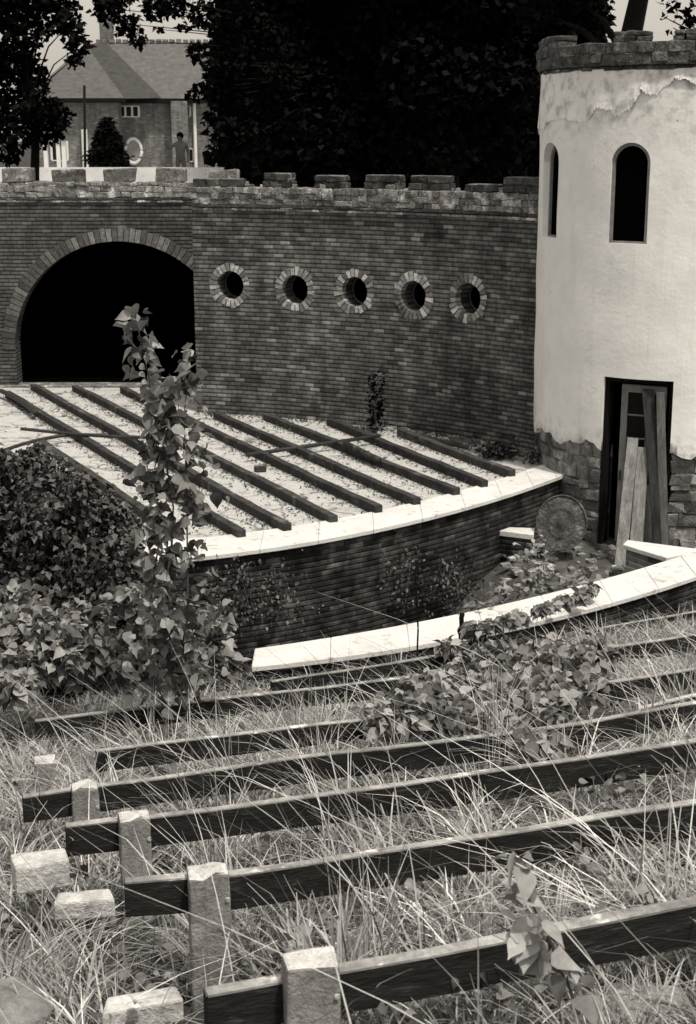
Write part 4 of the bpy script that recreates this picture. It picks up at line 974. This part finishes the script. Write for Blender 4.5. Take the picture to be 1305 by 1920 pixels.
def clumps(nc, per, rad, h, lean, w, tone, label, cat='grass', qa=2.6, qb=14.4, mat='grass', segs=4, avoid=None):
    c = slope_xy(qa, qb)(nc * 2); c = np.array([p for p in c if not any(abs(p[0] - u) < .24 and v - 1.15 < p[1] < v + .1 for u, v in PXY)])[:nc]; XY = []; Tn = []; Hh = []; LX = []; LY = []
    for cx, cy in c:
        k = int(NP.uniform(*per)); o = NP.normal(0, rad, (k, 2)); p = o + (cx, cy); g = NP.uniform(*tone); hs_ = NP.uniform(*h)
        XY.append(p); Tn.append(g * NP.uniform(.55, 1.35, k)); Hh.append(hs_ * NP.uniform(.45, 1.1, k)); d = NP.normal(-.25, .3); e_ = NP.normal(0, .3)
        LX.append(o[:, 0] / rad * lean * .5 + NP.normal(d, lean, k)); LY.append(o[:, 1] / rad * lean * .4 + NP.normal(e_, lean, k))
    XY = np.concatenate(XY); Tn = np.concatenate(Tn); Hh = np.concatenate(Hh); LX = np.concatenate(LX); LY = np.concatenate(LY)
    ok = (XY[:, 1] < np.array([copf(a) for a in XY[:, 0]]) - .05); XY, Tn, Hh, LX, LY = XY[ok], Tn[ok], Hh[ok], LX[ok], LY[ok]; n = len(XY)
    z = np.array([ground_z(a, b) for a, b in XY]) - .02; az = NP.uniform(0, pi, n); ww0 = NP.uniform(w[0], w[1], n); V = np.zeros((n, (segs + 1) * 2, 3)); ll = np.sqrt(LX**2 + LY**2)
    for k in range(segs + 1):
        t = k / segs; droop = np.minimum(ll, 1.8) * .42 * t ** 3.2
        cx = XY[:, 0] + LX * Hh * t ** 1.6; cy = XY[:, 1] + LY * Hh * t ** 1.6; cz = z + Hh * (t - droop); ww = ww0 * (1 - t ** 2) ** .8 + .0006
        V[:, 2 * k, :] = np.stack([cx - np.cos(az) * ww, cy - np.sin(az) * ww * .5, cz], 1); V[:, 2 * k + 1, :] = np.stack([cx + np.cos(az) * ww, cy + np.sin(az) * ww * .5, cz], 1)
    Q = np.array([(2 * k, 2 * k + 1, 2 * k + 3, 2 * k + 2) for k in range(segs)]); Qa = (Q[None] + (np.arange(n) * (segs + 1) * 2)[:, None, None]).reshape(-1, 4)
    tag(np_mesh('grass', V.reshape(-1, 3), Qa, np.repeat(Tn, segs), M[mat]), label, cat, kind='stuff')
blades(15000, slope_xy(2.6, 14.6, .7), (.04, .16), .9, (.0025, .006), (.04, .5), label='short matted dead grass covering the bench slope', cat='grass')
clumps(1500, (18, 48), .075, (.12, .38), .6, (.0028, .0065), (.10, 1.35), 'clumped dry grass with bent blades between the beams')
clumps(420, (14, 30), .06, (.25, .60), .75, (.0035, .0075), (.4, 1.9), 'taller pale grass clumps arching over the beams')
clumps(500, (8, 20), .07, (.08, .25), 1.0, (.007, .014), (.2, 1.0), 'low broad-bladed weeds between the dry grass', cat='weeds', mat='weed_leaf')
clumps(420, (14, 34), .09, (.25, .60), .7, (.003, .0065), (.35, 1.4), 'rank grass half hiding the upper bench rows', qa=9.0, qb=14.6)
clumps(60, (18, 40), .05, (.55, .95), .45, (.0035, .007), (.6, 1.7), 'tall pale tussocks standing above the beams', qa=4.2, qb=12)
blades(330, slope_xy(3.6, 13.0), (.5, 1.2), .55, (.003, .0066), (.9, 1.9), bias=(-.75, 0), curve=.3, label='long straight dry straws leaning over the beams', cat='straw')
blades(60, slope_xy(3.4, 12.0), (.4, .85), .6, (.003, .006), (.9, 1.8), bias=(.6, 0), curve=.5, label='dry straws leaning to the right over the beams', cat='straw')
# small leafy weeds scattered on the slope
XY = slope_xy(2.8, 14.2)(260); wp_ = []
for cx, cy in XY:
    k = NP.integers(5, 22); wp_.append(np.stack([cx + NP.normal(0, .07, k), cy + NP.normal(0, .07, k), np.full(k, ground_z(cx, cy)) + NP.uniform(.03, .30, k)], 1))
tag(leaves('weeds', np.concatenate(wp_), .055, M['creeper_leaf'], None, fine=True, tone=(.25, 1.7), droop=.2, flat=.7), 'small leafy weeds growing through the grass', 'weeds', kind='stuff')
# dirt, dry leaves and twigs lying on the stage, heaped along the joists
dl = []; dt = []
for k_, a_, b_ in JO:
    pa, pb = P(a_[0], a_[1], .955), P(b_[0], b_[1], .955); L_ = (pb - pa).length; d_ = (pb - pa).normalized(); n_ = Vector((-d_.y, d_.x, 0))
    for i in range(int(L_ * 95)):
        p = pa + d_ * RND.uniform(0, L_) - n_ * abs(RND.gauss(0, .10)) * (1 if RND.random() < .75 else -2.2) ; dl.append((p.x, p.y, .957 + RND.uniform(0, .02)))
for i in range(2600):
    p = P(RND.uniform(0, 960), RND.uniform(735, 1000), .957)
    if sin(p.x * 2.3 + p.y * .9) + sin(p.x * .8 - p.y * 2.9) + sin(p.x * 5.1 + p.y * 3.7) < 1.1: continue
    dl.append((p.x, p.y, .957 + RND.uniform(0, .01)))
for i in range(1500):
    p, ax, n = place_arc(RND.uniform(0, LEN)); p = Vector((p.x, p.y, .957)) + n * abs(RND.gauss(0, .2)); dl.append((p.x, p.y, .957 + RND.uniform(0, .02)))
dl = np.array([p for p in dl if p[1] > st_back(p[0]) + .02])
tag(leaves('litter', dl, .038, M['bush_leaf'], None, droop=0, flat=.25, tone=(.2, 1.8)), 'dirt and dry leaves strewn over the stage along the joists', 'litter', kind='stuff')
def tuft(px, py, z, n, h, rad, lab, lean=.5, tone=(.5, 1.6), w=(.003, .006)):
    c = P(px, py, z)
    e = empty('grass_tuft', (c.x, c.y, ground_z(c.x, c.y)), lab, 'grass tuft', 'tall dry grass tufts')
    blades(n, lambda k: np.stack([c.x + NP.normal(0, rad, k), c.y + NP.normal(0, rad, k)], 1), h, lean, w, tone, name='blades', parent=e, curve=.8)
tuft(680, 1800, 2.75, 85, (.3, .85), .10, 'tall dry grass tuft standing behind the nearest beam at centre', .38, (.3, 1.5))
tuft(925, 1420, 1.9, 70, (.5, 1.1), .05, 'tuft of tall straws rising in front of the right creeper', .35)
tuft(120, 1790, 2.2, 110, (.2, .5), .18, 'broad messy grass tuft at lower left by the broken slabs', .9)
tuft(1270, 1440, 1.9, 140, (.3, .6), .16, 'pale grass tuft at the right edge on the third beam', .8, (.6, 1.8))
tuft(560, 1330, 1.5, 90, (.3, .8), .2, 'thin dry grass tuft below the left end of the white coping', .6)
tuft(400, 1520, 2.2, 90, (.35, .8), .15, 'dry grass tuft leaning over the third beam left of centre', .8)
# ------------------------------------------------------------------ house far behind
HY = 76.0
hs = empty('brick_house', (W(260, 300, HY).x, HY, 4.3), 'brick house with steep tiled hip roof and oval window beyond the arch wall', 'house')
def hx(px, Y=HY): return W(px, 250, Y).x
def hz(py, Y=HY): return W(300, py, Y).z
x0, x1, ze = hx(70), hx(600), hz(186)
m = MB(); m.abox(x0, x1, HY, HY + 9, 4.3, ze); m.build('wall', M['brick_house'], hs, uv=lambda c: (c.x + c.y, c.z))
zr = hz(80, HY + 4.7)
def hip(m, xa, xb, ya, yb, z0, z1, inset, over=.45):
    xa -= over; xb += over; ya -= over; yb += over; ym = (ya + yb) / 2
    V = [(xa, ya, z0), (xb, ya, z0), (xb, yb, z0), (xa, yb, z0), (xa + inset, ym, z1), (xb - inset, ym, z1)]
    m.add(V, [(0, 1, 5, 4), (1, 2, 5), (2, 3, 4, 5), (3, 0, 4), (3, 2, 1, 0)])
m = MB(); hip(m, x0, x1, HY, HY + 9, ze, zr, hx(165) - x0 + .4)
rf = m.build('roof', M['roof'], hs)
m = MB()
m.box(((hx(168) + hx(190)) / 2, HY + 4.9, (zr + hz(42, HY + 5)) / 2), Vector((.33, 0, 0)), Vector((0, .33, 0)), Z * ((hz(42, HY + 5) - zr) / 2 + .3)); m.build('chimney', M['brick_house'], rf, uv=lambda c: (c.x + c.y, c.z))
m = MB()       # ridge tiles
k = x0
rx0, rx1 = hx(165) + .0, x1 - (hx(165) - x0)
x = rx0
while x < rx1: m.box((x, HY + 4.5, zr + .06), Vector((.13, 0, 0)), Vector((0, .16, 0)), Z * .09, .02, 1.4); x += .36
m.build('ridge_tiles', M['roof'], rf)
# projecting left wing with its own lower hip
xa, xb = hx(70, HY - 1.4), hx(222, HY - 1.4); m = MB(); m.abox(xa, xb, HY - 1.4, HY + .02, 4.3, ze - .02); m.build('wing_wall', M['brick_house'], hs, uv=lambda c: (c.x + c.y, c.z))
ya = HY - 1.9; A_ = Vector((xb + .45, ya, ze - .02)); B_ = Vector((hx(308, HY), HY - .5, ze + .05)); R1 = Vector((hx(170, HY + 4.5), HY + 4.2, zr - .12)); R2 = Vector((hx(205, HY + 4.5), HY + 4.4, zr + .02))
m = MB(); m.add([(xa - .5, ya, ze - .02), A_, R1, (xa - .5, HY + 3, ze)], [(0, 1, 2), (3, 0, 2)], .85); m.build('wing_roof', M['roof'], hs)
m = MB(); m.add([A_, B_, R2, R1], [(0, 1, 2, 3)], .5); m.build('wing_roof', M['roof'], hs)  # shade of the right-hand slope painted in as a darker tone
m = MB(); m.abox(x0 - .5, x1 + .5, HY - .62, HY - .46, ze - .22, ze + .02); m.abox(xa - .5, xb + .5, HY - 2.05, HY - 1.9, ze - .22, ze + .0); m.build('gutter', M['bark'], hs)
m = MB(); m.abox(x0 - .4, x1 + .4, HY - .45, HY - .002, ze - .14, ze - .01); m.build('eaves', M['bark'], hs)
def win(xp0, xp1, yp0, yp1, n, Y=HY):
    a, b = hx(xp0, Y), hx(xp1, Y); z1, z0 = hz(yp0, Y), hz(yp1, Y); m = MB(); w = b - a
    m.abox(a, b, Y - .05, Y + .02, z0 - .05, z0); m.abox(a, b, Y - .04, Y + .02, z1, z1 + .05)
    for k in range(n + 1): c = a + w * k / n; m.abox(c - .05, c + .05, Y - .045, Y + .02, z0, z1)
    f = m.build('window', M['white_paint'], hs); m = MB(); m.abox(a, b, Y - .012, Y - .004, z0, z1); m.build('pane', M['glass'], f)
win(224, 262, 200, 218, 3); win(340, 358, 200, 217, 1); win(344, 362, 280, 302, 1); win(95, 125, 262, 300, 2, HY - 1.4)
oc = Vector((hx(249), HY - .03, hz(283))); m = MB()
m.tube([oc + Vector((.42 * cos(2 * pi * i / 28), 0, .62 * sin(2 * pi * i / 28))) for i in range(29)], .09, 6); f = m.build('window', M['white_paint'], hs, smooth=True)
m = MB(); m.add([oc + Vector((.4 * cos(2 * pi * i / 28), .01, .6 * sin(2 * pi * i / 28))) for i in range(28)], [tuple(range(28))]); m.build('pane', M['door_paint'], f)
m = MB(); m.abox(hx(322, HY - .7), hx(352, HY - .7), HY - .7, HY, 4.3, ze - .1, 1.0); m.build('brick_pier', M['brick_house'], hs, uv=lambda c: (c.x + c.y, c.z))
m = MB(); m.tube([(hx(366), HY - .12, 4.3), (hx(366), HY - .12, ze - .2)], .09, 8); m.build('downpipe', M['white_paint'], hs); m = MB(); m.tube([(hx(158, HY - 1.5), HY - 1.52, 4.3), (hx(158, HY - 1.5), HY - 1.52, ze - 1.5)], .16, 8); m.build('downpipe', M['white_paint'], hs)
m = MB(); m.tube([(hx(127, HY + .3), HY + .3, ze - .1), (hx(127), HY + .3, ze + .75)], .14, 10); m.build('vent_pipe', M['bark'], hs)
m = MB(); m.tube([(hx(127, HY + .3), HY + .3, ze + .75), (hx(127), HY + .3, ze + .85)], .22, 10); m.build('vent_cap', M['white_paint'], hs)
# porch at the far left
pc = W(75, 290, 70); pe = empty('porch', (pc.x, 70, 4.3), 'pale porch with slim posts at the left end of the brick house', 'porch')
for px in (62, 84, 108, 118): m = MB(); m.abox(hx(px, 70) - .09, hx(px, 70) + .09, 69.9, 70.1, 4.3, hz(264, 70)); m.build('post', M['white_paint'], pe)
m = MB(); m.abox(hx(50, 70), hx(124, 70), 69.8, 72, hz(264, 70), hz(258, 70)); m.build('roof', M['roof'], pe)
# low pale garden wall seen between the merlons
m = MB(); gw0, gw1 = W(20, 322, 44), W(420, 322, 44)
m.abox(gw0.x - 4, gw1.x, 44, 44.3, 4.3, W(200, 314, 44).z); o = m.build('garden_wall', M['coping']); tag(o, 'low white garden wall in front of the brick house', 'wall')
tube_thing('utility_pole', [Vector((W(158, 300, 60).x, 60, 4.3)), W(158, 160, 60)], .055, M['bark'], 'thin dark pole standing before the brick house', 'pole')
# person in front of the house
def person():
    pr = W(339, 308, 58); sc_ = 1.0; base = Vector((pr.x, 58, 4.3))
    me = bpy.data.meshes.new('person'); zt = W(339, 250, 58).z - 4.3; s = zt / 1.72
    J = {'pelvis': (0, 0, .93, .15), 'waist': (0, 0, 1.08, .13), 'chest': (.01, 0, 1.3, .16), 'neck': (.0, -.01, 1.47, .06), 'head': (-.01, -.02, 1.58, .10), 'crown': (-.01, -.01, 1.66, .075),
         'shl': (-.19, 0, 1.38, .06), 'ell': (-.34, -.06, 1.2, .045), 'wrl': (-.45, -.2, 1.36, .032), 'hal': (-.48, -.25, 1.42, .035), 'shr': (.2, 0, 1.38, .06), 'elr': (.25, .02, 1.1, .045), 'wrr': (.24, -.08, .86, .032), 'har': (.24, -.1, .78, .035),
         'hpl': (-.09, 0, .88, .1), 'knl': (-.1, -.02, .5, .07), 'anl': (-.1, .02, .1, .05), 'tol': (-.1, -.14, .04, .04), 'hpr': (.09, 0, .88, .1), 'knr': (.11, -.01, .5, .07), 'anr': (.12, .02, .1, .05), 'tor': (.13, -.14, .04, .04)}
    names = list(J); E_ = [('pelvis', 'waist'), ('waist', 'chest'), ('chest', 'neck'), ('neck', 'head'), ('head', 'crown'), ('chest', 'shl'), ('shl', 'ell'), ('ell', 'wrl'), ('wrl', 'hal'), ('chest', 'shr'), ('shr', 'elr'), ('elr', 'wrr'), ('wrr', 'har'),
         ('pelvis', 'hpl'), ('hpl', 'knl'), ('knl', 'anl'), ('anl', 'tol'), ('pelvis', 'hpr'), ('hpr', 'knr'), ('knr', 'anr'), ('anr', 'tor')]
    me.from_pydata([(J[k][0] * s, J[k][1] * s, J[k][2] * s) for k in names], [(names.index(a), names.index(b)) for a, b in E_], [])
    o = bpy.data.objects.new('person', me); COL.objects.link(o); o.location = base
    md = o.modifiers.new('skin', 'SKIN')
    for i, k in enumerate(names): me.skin_vertices[0].data[i].radius = (J[k][3] * s, J[k][3] * s)
    me.skin_vertices[0].data[0].use_root = True
    md2 = o.modifiers.new('sub', 'SUBSURF'); md2.levels = md2.render_levels = 2
    dg = bpy.context.evaluated_depsgraph_get(); m2 = bpy.data.meshes.new_from_object(o.evaluated_get(dg)); o.modifiers.clear(); o.data = m2
    m2.materials.clear(); m2.materials.append(flat_mat('grey_clothing', .055))
    tag(o, 'person in grey standing before the brick house with one forearm raised', 'person')
    bm = bmesh.new(); bmesh.ops.create_icosphere(bm, subdivisions=2, radius=.125 * s)
    for v in bm.verts: v.co = Vector((v.co.x * .95, v.co.y * 1.05 + .03 * s, v.co.z * 1.05 + 1.64 * s))
    hm = bpy.data.meshes.new('hair'); bm.to_mesh(hm); bm.free(); hm.materials.append(M['dark']); h = bpy.data.objects.new('hair', hm); COL.objects.link(h); h.parent = o
person()
# ------------------------------------------------------------------ trees
def cloud(c, r, n, sq=(1, 1, 1)):
    v = NP.normal(0, 1, (n, 3)); v /= np.linalg.norm(v, axis=1)[:, None]
    return np.array(c) + v * (r * NP.uniform(.25, 1.05, n) ** .6)[:, None] * np.array(sq)
def tree(name, label, base, top, clusters, per, lsize, trunk_r, group='trees behind the walls', cat='tree', sq=(1, 1, .8), limbs=True, tone=(.4, 1.6)):
    base = Vector(base); e = empty(name, base, label, cat, group); m = MB(); top = Vector(top)
    K = 7; m.tube([base.lerp(top, k / K) + Vector((sin(k * 1.7 + base.x), cos(k * 2.1), 0)) * .12 * (k > 0) for k in range(K + 1)], [trunk_r * (1.25 - .95 * k / K) for k in range(K + 1)], 10, wob=.05)
    m.build('trunk', M['bark'], e)
    m = MB()
    for c, r in clusters:
        c = Vector(c); f_ = max(.25, min(.92, (c.z - base.z - 1) / max(.1, top.z - base.z) * .8)); s = base.lerp(top, f_)
        mid = s.lerp(c, .5) + Vector((0, 0, .25 + .05 * (c - s).length)); m.tube([s, mid, c], [trunk_r * .32, trunk_r * .18, trunk_r * .05], 6)
    m.build('limbs', M['bark'], e)
    pts = np.concatenate([cloud(c, r, int(per * r * r), sq) for c, r in clusters])
    pts = pts[pts[:, 2] > 4.35]
    # darker inside, lighter outside tips
    leaves('crown', pts, lsize, M['tree_leaf'], e, tone=tone, droop=.3, flat=.9, sizevar=.45, narrow=1.3)
def crown_cl(cx, cy, cz, R, Hh, n, rr=(1.2, 2.0)):
    out = []
    for i in range(n):
        v = Vector((RND.gauss(0, 1), RND.gauss(0, 1), RND.gauss(0, 1))).normalized() * RND.uniform(.35, 1) ** .5
        out.append((Vector((cx + v.x * R, cy + v.y * R, cz + v.z * Hh)), RND.uniform(*rr)))
    return out
GZ = 4.3
# big dark trees behind the curved wall
big = [(535, 47, 1.5, 3.4, 'dark leafy tree just right of the brick house behind the wall'), (590, 44, 2.1, 3.4, 'dense black tree behind the left part of the curved wall'), (720, 46, 2.8, 4.0, 'dense black tree behind the middle portholes of the curved wall'), (850, 43, 2.6, 3.9, 'dense black tree behind the right part of the curved wall'), (975, 45, 1.7, 3.3, 'dark tree next to the left side of the tower top'), (1068, 50, .9, 2.6, 'dark leafy tree rising behind the tower battlements at left')]
for px, Y, R, Hh, lab in big:
    c = W(px, 130, Y); low = 0 if px < 1050 else 2.0
    cl = crown_cl(c.x, Y, c.z + .6 + low * .4, R, Hh, 30, (.9, 1.6) if px < 1050 else (.5, .9)) + crown_cl(c.x, Y, c.z + (5.5 if px < 1050 else 7.5), R * 1.1, 2.6, 8, (1.3, 2.0))
    if px < 1050: cl += [(Vector((c.x + RND.uniform(-.65, .65) * R, Y + RND.uniform(-1, 1), 5.2 + RND.uniform(0, 1.8))), 1.2) for k in range(7)]
    tree('broadleaf_tree', lab, (c.x, Y, GZ), (c.x + .2, Y, c.z + 5), cl, 560, .25, .25)
# canopy hanging over the house from the upper left, loose leaves against the sky
def pxcl(l, Y, s): return [(W(a, b, Y + RND.uniform(-.8, .8)), r * s) for a, b, r in l]
l1 = [(15, 20, 42), (45, 65, 38), (90, 30, 35), (20, 110, 36), (60, 135, 32), (30, 185, 40), (75, 200, 36), (30, 240, 34), (95, 235, 30), (110, 215, 22), (70, 262, 16), (15, 285, 24), (130, 45, 30), (148, 85, 22), (138, 110, 14), (-30, 120, 50), (-30, 220, 50), (100, -20, 50), (20, -40, 60)]
c = W(62, 300, 36)
tree('broadleaf_tree', 'nearest dark broadleaf tree at the top left corner', (c.x, 36, GZ), (c.x, 36, 11), pxcl(l1, 36, 1 / 74), 1300, .16, .10, sq=(1, 1, 1))
l2 = [(200, 15, 34), (240, 45, 30), (258, 75, 18), (290, 15, 30), (215, -10, 40), (330, 5, 34), (380, 25, 34), (420, 60, 36), (370, 95, 24), (395, 120, 20), (440, 115, 34), (425, 150, 24), (380, 165, 18), (360, 178, 14), (405, 185, 26), (395, 225, 20), (440, 195, 36), (430, 240, 28), (460, 30, 44), (505, 75, 50), (520, 150, 46), (450, -30, 60), (330, -50, 50), (300, 55, 10), (345, 50, 14), (440, 275, 18), (478, 250, 30), (500, 200, 40)]
c = W(690, 300, 52)
tree('broadleaf_tree', 'dark tree with branches hanging over the house roof from the right', (c.x, 52, GZ), (c.x - .6, 50, 13), pxcl(l2, 38, 1 / 84), 1200, .16, .15, sq=(1, 1, .9))
# behind the tower: bare thick trunk and a leafy bough at right
tx = W(1188, 60, 34); 
l3 = [(1105, 20, 34), (1080, 0, 44), (1128, 48, 14), (1050, 40, 34), (1180, -60, 30), (1000, 20, 40), (1030, 70, 24)]
tree('broadleaf_tree', 'tree with a thick bare trunk rising behind the tower battlements', (tx.x, 34, GZ), (tx.x + .1, 34, 13.5), pxcl(l3, 35, 1 / 78) + crown_cl(tx.x, 34, 14.5, 2.5, 1.2, 10), 420, .19, .30)
l4 = [(1280, 25, 22), (1255, 10, 20), (1300, 50, 26), (1262, 52, 10), (1245, 32, 10), (1320, 10, 40), (1340, 60, 40), (1285, 70, 12)]
tx = W(1400, 60, 36)
tree('broadleaf_tree', 'leafy bough of a tree at the top right corner beside the tower', (tx.x, 36, GZ), (tx.x, 36, 12), pxcl(l4, 36, 1 / 76), 260, .17, .2)
# conifer in front of the house
cx_ = W(203, 308, 62); cb_ = Vector((cx_.x, 62, GZ)); e = empty('conifer', cb_, 'small dark cone-shaped conifer before the brick house', 'tree'); zt = W(205, 222, 62).z
m = MB(); m.tube([cb_, Vector((cx_.x, 62, zt - .2))], [.12, .03], 8); m.build('trunk', M['bark'], e)
n_ = 5200; f_ = NP.uniform(0, 1, n_) ** .75; a_ = NP.uniform(0, 2 * pi, n_); rad = (1.02 * (1 - (1 - f_)) ** .75 + .05) * NP.uniform(.5, 1.08, n_)
rad *= 1 + .15 * np.sin(f_ * 23 + a_ * 2)
leaves('crown', np.stack([cx_.x + rad * np.cos(a_), 62 + rad * np.sin(a_), zt - f_ * (zt - GZ - .1)], 1), .22, M['tree_leaf'], e, droop=.1, narrow=.7)
# distant wood behind everything on the right side
pts = []
for i in range(70):
    x = RND.uniform(-14, 9) if i % 3 else RND.uniform(-5, 7); Y = RND.uniform(54, 60)
    if x < -4.2: continue
    pts.append(cloud((x, Y, RND.uniform(5, 8.3)), 1.3, 480))
tag(leaves('far_wood', np.concatenate(pts), .45, M['tree_leaf'], None, droop=.3, flat=.9), 'distant dark wood closing the view behind the curved wall', 'wood', kind='stuff')
# ------------------------------------------------------------------ light, sky, camera
w = bpy.data.worlds.new('World'); SC.world = w; w.use_nodes = True; nt = w.node_tree; bg = nt.nodes['Background']
sky = nt.nodes.new('ShaderNodeTexSky'); sky.sky_type = 'NISHITA'; sky.sun_disc = False
sun_dir = Vector((.30, -.42, 1.05)).normalized()          # towards the sun
el = math.asin(sun_dir.z); azs = math.atan2(sun_dir.x, sun_dir.y)
sky.sun_elevation = el; sky.sun_rotation = azs; sky.air_density = 1.0; sky.dust_density = 4.0
bw = nt.nodes.new('ShaderNodeRGBToBW'); nt.links.new(sky.outputs[0], bw.inputs[0])
mx = nt.nodes.new('ShaderNodeVectorMath'); mx.operation = 'SCALE'; mx.inputs[0].default_value = (1.0, .93, .82); hz_ = nt.nodes.new('ShaderNodeMath'); hz_.operation = 'ADD'; nt.links.new(bw.outputs[0], hz_.inputs[0]); hz_.inputs[1].default_value = 3.9; nt.links.new(hz_.outputs[0], mx.inputs['Scale'])   # bright even haze over the clear sky
nt.links.new(mx.outputs[0], bg.inputs['Color']); bg.inputs['Strength'].default_value = .10
L = bpy.data.lights.new('sun', 'SUN'); L.energy = 3.1; L.angle = radians(3.5); L.color = (1.0, .93, .82)
so = bpy.data.objects.new('sun', L); COL.objects.link(so); so.rotation_euler = (-sun_dir).to_track_quat('-Z', 'Y').to_euler(); so.location = (-10, -5, 20)
cam = bpy.data.cameras.new('camera'); co = bpy.data.objects.new('camera', cam); COL.objects.link(co)
cam.sensor_fit = 'VERTICAL'; cam.sensor_height = 36; cam.sensor_width = 36; cam.lens = F / 1920 * 36; cam.clip_end = 3000; cam.clip_start = .05
co.location = (0, 0, H); co.rotation_euler = (pi / 2 - PITCH, 0, 0)
cam.dof.use_dof = True; cam.dof.focus_distance = 12; cam.dof.aperture_fstop = 6.3
SC.camera = co
SC.view_settings.view_transform = 'Standard'; SC.view_settings.look = 'None'; SC.view_settings.exposure = 0; SC.view_settings.gamma = 1
